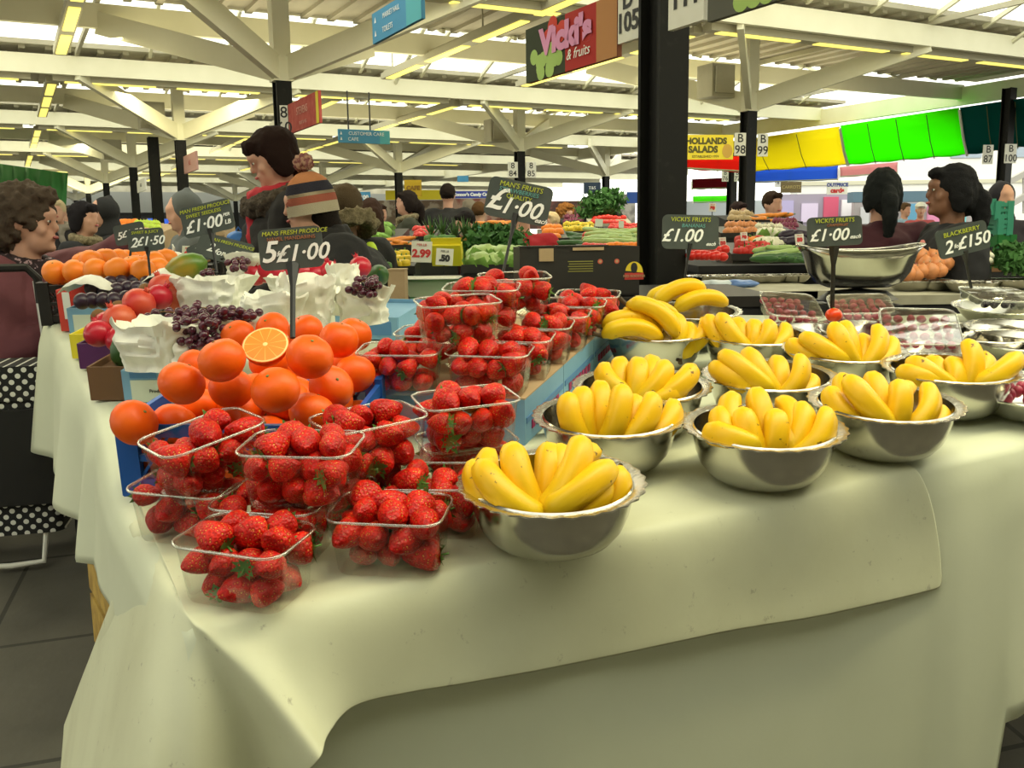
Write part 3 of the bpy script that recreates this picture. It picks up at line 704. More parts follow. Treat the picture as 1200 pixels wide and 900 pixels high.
# overlaid sheet on the front corner
def vplane(px, py, a, b, d):
    A = T(*a); B = T(*b); dr = V((B.x-A.x, B.y-A.y, 0)).normalized(); o = V((dr.y, -dr.x, 0)); return plane_pt(px, py, A+o*d, dr), o
K = (-.42, 1.09); Lp = (-.69, 1.53); Rp = (.985, 1.745)
SC_ = [((-.625, 1.43), (133, 752), 'L', .025), ((-.60, 1.385), (112, 800), 'L', .04), ((-.575, 1.345), (52, 915), 'L', .085), ((-.51, 1.24), (110, 985), 'L', .12),
       ((-.455, 1.145), (215, 985), 'F', .06), ((-.414, 1.090), (312, 940), 'F', .034), ((-.398, 1.10), (371, 897), 'F', .135), ((-.350, 1.123), (385, 864), 'F', .098),
       ((-.28, 1.155), (415, 829), 'F', .06), ((-.15, 1.215), (478, 812), 'F', .05), ((0, 1.285), (560, 799), 'F', .05), ((.2, 1.38), (690, 776), 'F', .045),
       ((.4, 1.472), (820, 747), 'F', .05), ((.6, 1.565), (962, 722), 'F', .045), ((.735, 1.628), (1106, 690), 'F', .035)]
colsP = []
for (E_, hp, w_, d) in SC_:
    P, o = vplane(hp[0], hp[1], *((Lp, K) if w_ == 'L' else (K, Rp)), d)
    e = T(E_[0], E_[1], .003); inn = T(E_[0]-o.x*.5, E_[1]-o.y*.5, .0035); in2 = T(E_[0]-o.x*.03, E_[1]-o.y*.03, .0035)
    e = e + o*.006
    drop = e.z-P.z
    p1 = e+o*(.018+d*.35)-UP*.006; p2 = P+UP*drop*.55-o*(d*.25)
    if w_ == 'L' or d > .085: p1 = e.lerp(P, .33)+o*.010+UP*.008; p2 = e.lerp(P, .68)+UP*.004
    row = [inn, in2]
    for k in range(15):
        t = k/14; row.append(e*(1-t)**3+p1*3*t*(1-t)**2+p2*3*t*t*(1-t)+P*t**3)
    colsP.append(row)
rows = [catmull([c[k] for c in colsP], 7) for k in range(17)]
n_ = len(rows[0]); vs = []
for i in range(n_):
    for k in range(17):
        v = rows[k][i].copy()
        if k > 3: v += V((.4, -1, 0))*(noise.noise(v*5)*.006)
        if k == 0: v = rows[0][i].copy()
        vs.append(v)
o = MB().add(vs, [(i*17+k, i*17+k+1, (i+1)*17+k+1, (i+1)*17+k) for i in range(n_-1) for k in range(16)]).build('cover_sheet', M['sheet'], None, 0)
tag(o, 'stained cream sheet laid over the front corner of the stall with a curved hem', 'sheet')
so = o.modifiers.new('s', 'SOLIDIFY'); so.thickness = .0012; so.offset = 1
ss = o.modifiers.new('ss', 'SUBSURF'); ss.levels = 1; ss.render_levels = 1
# the trestle under the cloth
t = thing('market_table', 'wooden trestle table under the cream tablecloth', 'table', Matrix.Translation((0, 0, 0)))
m = MB(); out = [(-1.55, 3.22), (-.93, 2.13), (-.65, 1.56), (-.39, 1.13), (.96, 1.765), (1.68, 2.30), (1.9, 3.05), (1.2, 2.98), (.62, 3.05), (.15, 3.26), (-.9, 3.54), (-1.34, 3.56)]
vs = [T(x, w_, -.008) for x, w_ in out]+[T(x, w_, -.035) for x, w_ in out]; n_ = len(out)
m.add(vs, [tuple(range(n_)), tuple(range(n_, 2*n_))[::-1]]+[(i, n_+i, n_+(i+1) % n_, (i+1) % n_) for i in range(n_)]); m.build('tabletop', M['kraft'], t, 20)
for x, w_ in ((-.3, 1.35), (.85, 1.85), (-.75, 2.2), (.55, 2.85), (1.5, 2.8), (-1.2, 3.3)):
    p = T(x, w_, -.035); g = ground(p.y); MB().box((p.x, p.y, (p.z+g)/2), (.05, .05, p.z-g)).build('leg', M['kraft'], t, 20)
# straw coloured box under the left side
p = atd(120, 735, 2.05); g = ground(p.y)
t = thing('wooden_box', 'yellowish wooden box standing under the left side of the tablecloth', 'box', WM(V((p.x+.105, p.y+.25, g)), radians(-57)))
wd = solid('yellow_wood', (.55, .36, .07), .7, noise_=(20, (.36, .22, .04), .4, .6))
for k in range(4): MB().box((0, 0, .07+.145*k), (.5, .38, .13)).build('slat', wd, t, 20)
# ------------------------------------------------------------------ bowls
def bowl_proto(label, s=1.0, shape='deep', group='scalloped steel bowls of bananas', rimw=.018):
    t = thing('steel_bowl', label, 'bowl', None, group); R = .128*s
    if shape == 'deep': prof = [(.0, .0), (.060, .0), (.074, .003), (.094, .014), (.108, .032), (.117, .055), (.122, .078), (.1235, .098)]
    else: prof = [(.0, .0), (.070, .0), (.082, .004), (.100, .018), (.115, .036), (.1235, .050)]
    hz = prof[-1][1]
    prof = [(a*s, b*s) for a, b in prof]; inner = [(max(0, a-.0022), b+.002) for a, b in prof[::-1]]
    MB().lathe(prof+inner, 56).build('bowl_body', M['steel'], t, 50)
    sc = lambda k, a: (.0022*s*cos(a*30) if k in (2, 3, 4) else 0)
    r0 = .1235*s
    MB().lathe([(r0-.002, (hz-.002)*s), (r0+.005, hz*s+.001), (r0+.013, hz*s+.0035), (r0+rimw, hz*s+.003), (r0+rimw, hz*s+.0005), (r0+.008, hz*s-.001), (r0-.002, (hz-.004)*s)], 120, wob=sc).build('rim', M['steel_rim'], t, 40)
    return Proto(t)
bowlP = bowl_proto('scalloped stainless steel bowl')
# banana
def banana_mesh():
    pts_ = []; rs = []; L = .165; R = .115; n = 16
    for k in range(n+1):
        t = k/n; a = (t-.5)*L/R
        pts_.append((R*cos(a)-R*cos(L/R/2), 0, R*sin(a)+R*sin(L/R/2)))
        tt = t
        r = .0205
        if tt < .16: r = .0068+.0137*sin(pi/2*tt/.16)**1.3
        if tt > .68: q = (tt-.68)/.32; r = .0052+.0153*max(0, 1-q**2.6)**.62
        rs.append(r)
    mb = MB(); mb.tube(pts_, rs, 14)
    return mb, pts_, rs
bm, bp_, br_ = banana_mesh()
# pentagonal cross-section
for i, v in enumerate(bm.v[:]):
    if i < 17*14:
        k = i//14; a = 2*pi*(i % 14)/14; c = V(bp_[k]); d = v-c; bm.v[i] = c+d*(1+.075*cos(5*a)+.015*cos(10*a))
bt = thing('banana', 'ripe yellow banana', 'banana')
bm.build('peel', M['banana'], bt, 0)
MB().tube([V(bp_[0])+V((0, 0, .004)), V(bp_[0])-V((-.002, 0, .012)), V(bp_[0])-V((-.004, 0, .024))], [.0062, .005, .0062], 8).build('stem', M['banana_end'], bt, 40)
MB().tube([V(bp_[-1])-V((0, 0, .001)), V(bp_[-1])+V((-.001, 0, .0045))], [.0048, .0032], 8).build('tip', M['banana_end'], bt, 40)
bananaP = Proto(bt)
def put_banana(top, base, bulge, label, group, sc=1.0, Lw=.165):
    """top/base in world, bulge: world direction the outer curve faces"""
    d = (top-base).normalized(); b = (bulge-d*bulge.dot(d)).normalized(); y = d.cross(b)
    fat = max(.98, sc**.3)*1.10
    m = Matrix((b*fat*(.5+.5*sc), y*fat, d*sc)).transposed().to_4x4(); m.translation = top-d*Lw*sc*.975
    return bananaP.put(m, label, group)
def in_bowl(c, s, p):
    q = p-V((c[0], c[1], 0)); h = max(p.z, .022); rr = hypot(q.x, q.y)
    R = (.055+.060*min(1, max(0, (h-.012)/.05))**.7)*s-.036
    if rr > R: q *= R/rr
    return V((c[0]+q.x, c[1]+q.y, h))
def banana_bowl(px, py, wpx, lst, where, org=(700, 250), k=2.4, cfix=None):
    c = cfix or tp(px, py, .104); z = (T(c[0], c[1], .09)-CAM).dot(CF); s = 1.0
    bowlP.put(TM(c[0], c[1], .006, random.random()*.2), 'scalloped steel bowl of bananas '+where)
    lab = 'yellow banana in the bowl '+where; grp = 'bananas in the bowl '+where
    for it in lst:
        tx, ty, bx, by = [it[0]/k+org[0], it[1]/k+org[1], it[2]/k+org[0], it[3]/k+org[1]]
        td, bd = it[4] if len(it) > 4 else (0, -.07)
        tpt = tw(tx, ty, c[1]+td); bpt = tw(bx, by, c[1]+bd)
        L = .176; bs = in_bowl(c, s, tpt+(bpt-tpt).normalized()*L)
        d = bs-tpt; bs2 = bs; fsc = min(1.02, max(.66, d.length/.180))
        lean = V((tpt.x-bs2.x, 0, 0)); side = 1 if tpt.x > c[0] else -1
        bul = X*(.9*side*(-1 if abs(lean.x) > .06 else .6)) - W*.8
        if len(it) > 5: bul = X*it[5][0]+W*it[5][1]+N*it[5][2]
        put_banana(T(*tpt), T(*bs2), bul, lab, grp, fsc)
B = (.055, -.01); F_ = (-.02, -.085); M_ = (.015, -.06)
banana_bowl(646, 565, 217, [(90, 250, 290, 520, M_, (-1, -.5, .2)), (118, 252, 395, 540, F_, (-.7, -1, .3)), (188, 197, 250, 400, B), (300, 152, 400, 530, M_, (-.2, -1, .2)), (505, 155, 430, 500, B, (.2, -1, 0)), (575, 160, 440, 520, B, (.3, -1, 0)),
                            (690, 118, 470, 535, M_, (.6, -1, .3)), (785, 196, 700, 400, B), (868, 275, 520, 545, F_, (.5, -1, .6)), (905, 275, 820, 470, (.0, -.04), (1, -.6, 0)), (830, 330, 640, 530, (-.03, -.075), (.6, -1, 0))],
            'nearest the strawberry punnets at the front', (530, 480), 4.5)
banana_bowl(895, 500, 195, [(290, 605, 370, 655, (-.03, -.09), (-.5, -1, .5)), (332, 538, 385, 650, M_, (-.6, -1, 0)), (378, 500, 400, 600, B), (400, 535, 450, 665, F_, (-.4, -1, .1)), (438, 482, 470, 655, B, (0, -1, 0)), (505, 515, 520, 600, B), (503, 540, 507, 668, F_, (0, -1, .1)),
                            (575, 522, 545, 665, M_, (.4, -1, 0)), (650, 535, 600, 662, F_, (.7, -.8, 0))], 'in the middle of the front row')
banana_bowl(1037, 472, 182, [(638, 485, 700, 572, M_, (-.7, -1, 0)), (690, 450, 800, 575, F_, (-.5, -1, .4)), (682, 447, 730, 540, B), (760, 440, 805, 575, B, (0, -1, 0)), (848, 458, 848, 580, F_, (0, -1, 0)), (885, 480, 880, 560, B), (925, 472, 900, 580, M_, (.6, -1, 0)), (965, 540, 950, 585, (.01, -.04), (1, -.6, 0))],
            'at the corner of the overlaid sheet')
banana_bowl(714, 487, 176, [(664, 456, 652, 507, F_, (-.5, -1, 0)), (683, 450, 668, 508, M_, (-.3, -1, 0)), (703, 443, 694, 508, B, (0, -1, 0)), (730, 446, 708, 512, F_, (.2, -1, 0)), (745, 460, 735, 512, M_, (.2, -1, 0)), (768, 456, 737, 512, F_, (.5, -1, 0)), (792, 466, 765, 510, M_, (.8, -.8, 0))],
            'beside the blue printed trays', (0, 0), 1.0)
banana_bowl(1114, 432, 161, [(832, 438, 890, 470, (-.03, -.08), (-.6, -1, .5)), (862, 405, 960, 475, F_, (-.5, -1, .5)), (925, 400, 985, 478, B, (0, -1, 0)), (990, 405, 1005, 480, M_, (0, -1, 0)), (1036, 348, 1050, 483, M_, (.2, -1, 0)), (1085, 388, 1090, 480, B, (0, -1, 0)), (1192, 398, 1105, 484, F_, (.5, -1, .8)), (1150, 410, 1130, 480, M_, (.6, -1, .2))],
            'at the right end of the front row')
banana_bowl(989, 410, 137, [(530, 358, 575, 400, M_, (-.7, -1, 0)), (562, 338, 680, 412, F_, (-.5, -1, .5)), (655, 300, 725, 412, F_, (-.3, -1, .3)), (690, 300, 725, 400, B, (-.3, -1, .3)), (742, 340, 745, 410, B, (0, -1, 0)), (785, 308, 765, 415, M_, (.4, -1, 0)), (825, 345, 800, 415, M_, (.8, -.8, 0))],
            'in the second row below the raspberry packs')
banana_bowl(902, 440, 145, [(308, 420, 400, 490, F_, (-.5, -1, .5)), (335, 385, 470, 495, F_, (-.5, -1, .6)), (412, 375, 490, 490, M_, (-.4, -1, .4)), (500, 398, 515, 492, B, (0, -1, 0)), (572, 388, 530, 495, F_, (.7, -1, 0)), (605, 456, 580, 490, (.0, -.05), (1, -.6, 0))],
            'in the second row between two rows of bowls')
banana_bowl(885, 392, 125, [(302, 280, 345, 365, M_, (-.7, -1, 0)), (335, 275, 400, 368, F_, (-.6, -1, .3)), (385, 292, 405, 365, B, (0, -1, 0)), (437, 298, 432, 370, M_, (0, -1, 0)), (485, 295, 450, 370, F_, (.4, -1, .1)), (527, 308, 492, 368, M_, (.8, -.8, 0))],
            'in the third row left of the first raspberry pack')
banana_bowl(752, 452, 155, [(15, 425, 25, 480, M_, (-.5, -1, 0)), (65, 402, 45, 500, B, (-.2, -1, 0)), (112, 405, 100, 500, M_, (0, -1, 0)), (148, 405, 140, 480, B, (0, -1, 0)), (200, 410, 122, 512, F_, (.5, -1, .3)), (278, 425, 195, 510, F_, (.6, -1, .3)), (250, 470, 215, 510, (-.04, -.09), (.6, -1, .3))],
            'behind the bowl beside the blue printed trays')
# bowls with bananas lying across
c6 = tp(768, 388, .104); bowlP.put(TM(c6[0], c6[1], .006), 'scalloped stainless steel bowl heaped with bananas lying crosswise')
c7 = tp(812, 366, .104); bowlP.put(TM(c7[0], c7[1]+.02, .006), 'rearmost scalloped steel bowl, two bananas lying on it')
def lying(x0, y0, x1, y1, c, d0, d1, bul, lab, grp, org=(700, 250), k=2.4):
    a = tw(x0/k+org[0], y0/k+org[1], c[1]+d0); b = tw(x1/k+org[0], y1/k+org[1], c[1]+d1)
    a = T(*a); b = T(*b); L = .165; m_ = (a+b)/2; d = (b-a).normalized()
    put_banana(m_+d*L/2, m_-d*L/2, X*bul[0]+W*bul[1]+N*bul[2], lab, grp)
l6 = 'ripe yellow banana heaped crosswise in the bowl behind the blue trays'; g6 = 'bananas heaped crosswise'
lying(15, 345, 185, 360, c6, -.10, -.09, (0, -.3, 1), l6, g6); lying(10, 320, 190, 335, c6, -.06, -.05, (0, -.2, 1), l6, g6)
lying(90, 262, 222, 350, c6, -.05, -.09, (.4, -.3, 1), l6, g6); lying(90, 300, 210, 300, c6, .03, .03, (0, 0, 1), l6, g6)
banana_bowl(768, 388, 1, [(250, 308, 235, 365, M_, (.3, -1, 0)), (305, 292, 250, 360, F_, (.6, -1, .2)), (200, 285, 215, 350, B, (0, -1, 0))], 'behind the blue trays, under the crosswise ones') if False else None
for (tx, ty, bx, by) in ((250, 308, 240, 365), (304, 293, 262, 362), (203, 280, 215, 345)):
    a = T(*tw(tx/2.4+700, ty/2.4+250, c6[1]-.01)); b = T(*tw(bx/2.4+700, by/2.4+250, c6[1]-.06)); put_banana(a, a+(b-a).normalized()*.158, X*.5-W, l6, g6, .72)
l7 = 'large yellow banana lying across the rearmost bowl by the column foot'; g7 = 'bananas across the rearmost bowl'
lying(172, 262, 298, 215, c7, -.03, -.02, (-.3, -.2, 1), l7, g7); lying(212, 275, 376, 255, c7, -.06, -.04, (.1, -.3, 1), l7, g7); lying(140, 250, 290, 250, c7, .04, .04, (0, 0, 1), l7, g7)
# ------------------------------------------------------------------ punnets and strawberries
def berry_body(seed):
    r = random.Random(seed); L = .050+.008*r.random(); R = .0215+.002*r.random()
    prof = [(.001, 0), (.55, .01), (.88, .08), (1.0, .22), (.96, .40), (.81, .58), (.60, .75), (.37, .89), (.18, .97), (.01, 1.0)]
    ph = r.random()*6
    return MB().lathe([(a*R, b*L) for a, b in prof], 14, wob=lambda k, a: (.0012*sin(2*a+ph)+.0006*sin(3*a+k)) if 0 < k < 9 else 0), L, R
def berry_proto(seed):
    t = thing('strawberry', 'ripe red strawberry', 'strawberry')
    mb, L, R = berry_body(seed); mb.build('flesh', M['straw'], t, 0)
    r = random.Random(seed+50); c = MB()
    for k in range(8):
        a = 2*pi*k/8+r.random()*.3; l = .017+.008*r.random(); up = -.002+.007*r.random(); w_ = .0052
        d = V((cos(a), sin(a), 0)); s = V((-sin(a), cos(a), 0))
        b = V((0, 0, -.001)); m1 = b+d*l*.5+V((0, 0, .0015-up*.2)); e = b+d*l-V((0, 0, up*1.2))
        c.add([b-s*w_*.5, b+s*w_*.5, m1+s*w_, m1-s*w_, e, m1+V((0, 0, .001))], [(0, 1, 2, 5), (0, 5, 3), (5, 2, 4), (3, 5, 4)])
    c.tube([(0, 0, 0), (.001, 0, -.006), (.003, .001, -.012)], [.0016, .0013, .0015], 6)
    c.build('calyx', M['calyx'], t, 0)
    return Proto(t)
berries = [berry_proto(k) for k in range(5)]
def ring(w, d, r, z, n=16, rib=0):
    out = []
    for (cx, cy, a0) in ((w/2-r, d/2-r, 0), (-w/2+r, d/2-r, 90), (-w/2+r, -d/2+r, 180), (w/2-r, -d/2+r, 270)):
        for k in range(7):
            a = radians(a0+90*k/6); out.append((cx+r*cos(a), cy+r*sin(a), z))
        # straight part with ribs
        a = radians(a0+90); ex, ey = cx+r*cos(a), cy+r*sin(a)
        nx_, ny_ = cos(a), sin(a)
        if a0 in (0, 180): L_ = w-2*r; dx, dy = (-1, 0) if a0 == 0 else (1, 0)
        else: L_ = d-2*r; dx, dy = (0, -1) if a0 == 90 else (0, 1)
        for k in range(1, n):
            q = rib*(1 if (k % 2) else -1); out.append((ex+dx*L_*k/n+nx_*q, ey+dy*L_*k/n+ny_*q, z))
    return out
PW, PD, PH = .168, .120, .086
def punnet_proto():
    t = thing('strawberry_punnet', 'clear plastic punnet of strawberries', 'punnet')
    m = MB(); rs = [(.120, .078, .012, .0012, 0), (.141, .096, .018, .001, 0), (.146, .101, .02, .006, .0005), (.152, .107, .022, .038, .0009), (.160, .113, .024, .076, .0007), (.163, .116, .025, PH, 0)]
    R = [ring(w, d, r, z, 16, rb) for w, d, r, z, rb in rs]; n = len(R[0]); vs = [p for q in R for p in q]
    fs = [(k*n+i, k*n+(i+1) % n, (k+1)*n+(i+1) % n, (k+1)*n+i) for k in range(len(R)-1) for i in range(n)]+[tuple(range(n))[::-1]]
    m.add(vs, fs); m.build('tray', M['clear'], t, 60)
    r_ = MB(); a = ring(.163, .116, .025, PH, 6); r_.tube([(x, y, z) for x, y, z in ring(.167, .120, .027, PH, 6)], .0022, 8, closed=True)
    r_.build('rim', M['clear_rim'], t, 60)
    return Proto(t)
punP = punnet_proto(); nb = [0]
def fill(mw, where, n, seed, skip_low=False):
    rnd = random.Random(seed); pos = []
    low = [(x, y, .024) for x in (-.043, 0, .043) for y in (-.021, .021)]
    mid = [(x, y, .053) for x in (-.050, -.017, .018, .051) for y in (-.026, .026)]
    top = [(-.043, -.018, .080), (-.040, .022, .080), (-.002, -.020, .082), (.002, .020, .084), (.042, -.016, .080), (.044, .022, .080)]
    rnd.shuffle(top)
    if n >= 16: pos = low+mid+top[:max(2, n-16)]
    elif n >= 12: pos = [p for p in low if p[1] < 0]+mid+top[:max(3, n-12)]
    else: pos = mid[:n-4]+top[:4]
    pts_ = [V((x+rnd.uniform(-.004, .004), y+rnd.uniform(-.003, .003), z)) for x, y, z in pos]
    for it in range(30):
        for a in range(len(pts_)):
            for b in range(a+1, len(pts_)):
                d = pts_[b]-pts_[a]; L = d.length
                if L < .041: d = d/max(L, 1e-4)*(.041-L)*.5; pts_[a] -= d; pts_[b] += d
        for p in pts_:
            lx = .051+.11*max(0, p.z-.02); ly = .029+.11*max(0, p.z-.02)
            p.x = max(-lx, min(lx, p.x)); p.y = max(-ly, min(ly, p.y)); p.z = max(.023, min(.085, p.z))
    for (x, y, z) in pts_:
        up = z > .06
        th_ = rnd.uniform(0, 2*pi); el = rnd.uniform(-.25, .35) if not up else rnd.uniform(-.2, .7)
        d = V((cos(th_)*cos(el), sin(th_)*cos(el)*(.75), sin(el))).normalized()
        if rnd.random() < .45: d = V((rnd.uniform(-.6, .6), -1, rnd.uniform(-.2, .5))).normalized()
        s = rnd.uniform(.84, 1.06)
        q = V((0, 0, 1)).rotation_difference(d).to_matrix().to_4x4() @ Matrix.Rotation(rnd.random()*6, 4, 'Z')
        lim = .060 if abs(z) < .03 else .066
        c = V((x, y, z))-d*.024*s
        m = mw @ Matrix.Translation(c) @ q @ Matrix.Diagonal((s, s, s, 1))
        berries[rnd.randrange(5)].put(m, 'red strawberry in the punnet '+where, 'strawberries in the punnet '+where); nb[0] += 1
def punnet(x, w, h, yaw, where, n, pitch=0, roll=0, sc=1):
    f, h = (.96, h) if h < .02 else (.93, .094) if h < .09 else (.96, h) if h < .12 else (.915, .191)
    x *= f; w *= f
    mw = TM(x, w, h, radians(yaw), radians(pitch), radians(roll)) @ Matrix.Diagonal((sc, sc, sc, 1))
    punP.put(mw, 'clear plastic punnet of strawberries '+where, 'clear plastic strawberry punnets'); fill(mw, where, n, int(x*1000+w*777+h*50))
punnet(-.380, 1.215, .006, -18, 'nearest the table corner', 21)
punnet(-.525, 1.425, .006, -14, 'low at the left under a tilted one', 17)
punnet(-.372, 1.352, .006, -12, 'squeezed in behind the corner one', 17)
punnet(-.185, 1.305, .006, -8, 'on the cloth left of the front banana bowl', 21)
punnet(-.135, 1.435, .006, -3, 'partly hidden behind the front banana bowl', 16)
punnet(-.275, 1.495, .006, 30, 'at the bottom of the back stack', 12)
punnet(-.085, 1.625, .006, 20, 'under the stacked one facing the blue trays', 12)
punnet(-.500, 1.462, .082, 44, 'tilted on top at the far left', 18, 0, -7)
punnet(-.330, 1.385, .082, -6, 'stacked highest in the middle of the front group', 21)
punnet(-.245, 1.520, .082, 36, 'stacked in front of the loose oranges', 20)
punnet(-.085, 1.630, .082, 20, 'stacked just in front of the blue trays', 20)
ux = V((.947, -.32, 0)); uy = V((.32, .947, 0)); tc0 = V((.024, 1.767, 0)); QY = -11
names = ['first along the edge of the blue trays', 'second along the edge of the blue trays', 'third along the edge of the blue trays', 'fourth along the edge of the blue trays', 'fifth along the edge of the blue trays', 'last along the blue trays, by the black carton']
for k in range(6): punnet(-.045+.052*k, 1.905+.132*k, .102, QY, names[k], 14 if k < 2 else 12)
punnet(-.235, 1.925, .102, -4, 'on the blue trays beside the oranges', 16)
punnet(-.175, 2.10, .102, QY, 'under the stack, second on the blue trays', 10)
punnet(-.125, 2.24, .102, QY, 'under the stack, third on the blue trays', 8)
punnet(-.075, 2.38, .102, QY, 'under the stack, farthest on the blue trays', 8)
punnet(-.120, 2.07, .178, 17, 'stacked first on the blue trays', 17)
punnet(-.070, 2.255, .178, -6, 'stacked second, in front of the price board stick', 13)
punnet(.010, 2.42, .178, 8, 'stacked third, behind the price board stick', 13)
# blue printed trays
def tray(label, x, w, h, sx, sy, sz, yaw, mw=None, side='blue_card', txt=None, group=None, open_=False):
    t = thing('cardboard_tray', label, 'tray', mw or TM(x, w, h, radians(yaw)), group)
    m = MB(); th_ = .005
    for sg in (-1, 1): m.box((0, sg*(sy/2-th_/2), sz/2), (sx, th_, sz)); m.box((sg*(sx/2-th_/2), 0, sz/2), (th_, sy-2*th_, sz))
    m.build('tray_walls', M[side], t, 20)
    m = MB()
    if open_: m.box((0, 0, .004), (sx-.01, sy-.01, .006))
    else:
        m.box((0, 0, sz+.0015), (sx, sy/2-.002, .003), Matrix.Translation((0, sy/4, 0))); m.box((0, 0, sz+.0015), (sx, sy/2-.002, .003), Matrix.Translation((0, -sy/4, 0)))
    m.build('tray_top' if not open_ else 'tray_floor', M['kraft'], t, 20)
    if txt:
        text_mesh(txt, sz*.42, M['red_ink'], t, 0, sz*.5, -sy/2-.002, name='printing')
        o = text_mesh(txt, sz*.42, M['red_ink'], t, 0, 0, 0, name='printing'); o.matrix_parent_inverse = Matrix.Identity(4)
        o.matrix_basis = Matrix.Translation((sx/2+.002, 0, sz*.5)) @ Matrix.Rotation(pi/2, 4, 'Z')
    return t
for k, wl in enumerate(('nearest', 'middle', 'farthest')):
    c = tc0-ux*.20+uy*(.145+.29*k)
    t = tray('light blue printed cardboard tray with kraft top under the strawberries, %s of the row' % wl, c.x, c.y, .004, .40, .286, .095, -18.7, txt=None, group='blue printed trays')
    st = MB().box((.2012, 0, .05), (.0015, .27, .012)).build('printed_stripe', M['lblue'], t, 20)
    rd = MB()
    for q in range(7): rd.box((.2014, -.09+.03*q, .032), (.0015, .020, .018))
    rd.build('printed_letters', solid('berry_ink', (.35, .03, .12)), t, 20)
# ------------------------------------------------------------------ oranges
def crate(name, label, mw, sx, sy, sz, m, lattice=.045, cat='crate', group=None):
    b = MB(); t_ = .006
    for sg in (-1, 1):
        for z, hh in ((.012, .024), (sz*.5, .012), (sz-.012, .024)):
            b.box((0, sg*(sy/2-t_/2), z), (sx, t_*1.6, hh)); b.box((sg*(sx/2-t_/2), 0, z), (t_*1.6, sy, hh))
        for q in (-1, 1):
            b.box((sg*(sx/2-.018), q*(sy/2-t_/2), sz/2), (.036, t_*2.4, sz+.02)); b.box((sg*(sx/2-t_/2), q*(sy/2-.018), sz/2), (t_*2.4, .036, sz+.02))
        n_ = int(sx/lattice)
        for k in range(n_):
            x0 = -sx/2+.03+(sx-.06)*k/n_; x1 = x0+(sx-.06)/n_*1.6
            b.beam((x0, sg*(sy/2-t_/2), .02), (min(x1, sx/2-.02), sg*(sy/2-t_/2), sz-.02), .003, .005); b.beam((min(x1, sx/2-.02), sg*(sy/2-t_/2), .02), (x0, sg*(sy/2-t_/2), sz-.02), .003, .005)
        n_ = int(sy/lattice)
        for k in range(n_):
            x0 = -sy/2+.03+(sy-.06)*k/n_; x1 = min(x0+(sy-.06)/n_*1.6, sy/2-.02)
            b.beam((sg*(sx/2-t_/2), x0, .02), (sg*(sx/2-t_/2), x1, sz-.02), .003, .005); b.beam((sg*(sx/2-t_/2), x1, .02), (sg*(sx/2-t_/2), x0, sz-.02), .003, .005)
    b.box((0, 0, .006), (sx, sy, .006))
    o = b.build(name, m, None, 20); o.matrix_world = mw; return tag(o, label, cat, group)
crate('plastic_crate', 'bright blue lattice plastic crate under the pile of oranges', TM(-.475, 1.685, .006, radians(-4)), .41, .30, .125, M['blue_crate'])
def orange_proto(seed, m='orange', R=.040, flat_=.90, group=None):
    t = thing('orange', 'large bright orange', 'orange', None, group)
    mb = MB(); n = 22; prof = []
    for k in range(15):
        a = -pi/2+pi*k/14; r = R*cos(a); z = R*flat_*sin(a)
        if k > 11: z -= .0035*(1-r/(R*.65))*(1 if r < R*.65 else 0)
        prof.append((max(r, .0003), z))
    ph = seed*1.7
    mb.lathe(prof, n, wob=lambda k, a: .0010*sin(2*a+ph)*sin(pi*k/14)+(.0008*cos(6*a)*(k in (11, 12, 13)))); mb.build('peel', M[m], t, 0)
    MB().lathe([(.0001, R*flat_-.0042), (.0022, R*flat_-.0035), (.0030, R*flat_-.0026), (.0010, R*flat_-.0022), (.0001, R*flat_-.0022)][::-1], 7).build('stem_button', solid('button_green', (.20, .22, .05)), t, 0)
    return Proto(t)
oP = [orange_proto(k) for k in range(3)]
OL = [(260, 422, 29), (363, 418, 28.5), (213, 449, 28.5), (277, 453, 26.5), (323, 457, 29.5), (388, 458, 26.5), (367, 482, 28), (318, 502, 26), (170, 488, 27.5), (210, 492, 26.5), (262, 484, 25),
      (397, 400, 24.5), (415, 392, 22), (358, 388, 21.5), (317, 389, 21), (412, 442, 25), (441, 400, 19), (247, 462, 24), (312, 430, 24), (280, 394, 21), (433, 440, 21), (345, 440, 23), (300, 476, 24), (230, 430, 23), (400, 425, 23), (340, 410, 21)]
sp = []
for (x, y, r) in OL:
    z = FPX*.041/r; P = atd(x, y, z); q = P-TO; sp.append([V((q.x, q.dot(W), q.dot(N))), .040, V((q.x, q.dot(W), q.dot(N)))])
for xx in (-.635, -.555, -.475, -.395, -.315):
    for ww in (1.60, 1.68, 1.76): sp.append([V((xx, ww, .058)), .040, V((xx, ww, .058))])
for xx in (-.58, -.50, -.42, -.34):
    for ww in (1.64, 1.73): sp.append([V((xx, ww, .122)), .040, V((xx, ww, .122))])
for it in range(120):
    for i in range(len(sp)):
        for j in range(i+1, len(sp)):
            d = sp[j][0]-sp[i][0]; L = d.length
            if L < .0795:
                ov = (.0795-L)/2; d = d/max(L, 1e-4); d = V((d.x*.8, d.y*1.4, d.z*.8)).normalized(); sp[i][0] -= d*ov*.6; sp[j][0] += d*ov*.6
    for s_ in sp:
        pull = s_[2]-s_[0]; s_[0] += V((pull.x*.06, pull.y*.01, pull.z*.06)); s_[0].z = max(s_[0].z, .055)
        s_[0].x = max(s_[0].x, -.665)
        if s_[0].z < .12: s_[0].x = max(-.66, min(-.29, s_[0].x)); s_[0].y = max(1.555, min(1.81, s_[0].y))
olab = 'large bright orange in the pile behind the strawberry punnets'
rnd = random.Random(5)
for k, s_ in enumerate(sp):
    mw = TM(*s_[0], rnd.random()*6) @ Matrix.Rotation(rnd.uniform(-.9, .5), 4, 'X') @ Matrix.Rotation(rnd.uniform(-.5, .5), 4, 'Y')
    oP[k % 3].put(mw, olab, 'oranges in the big pile')
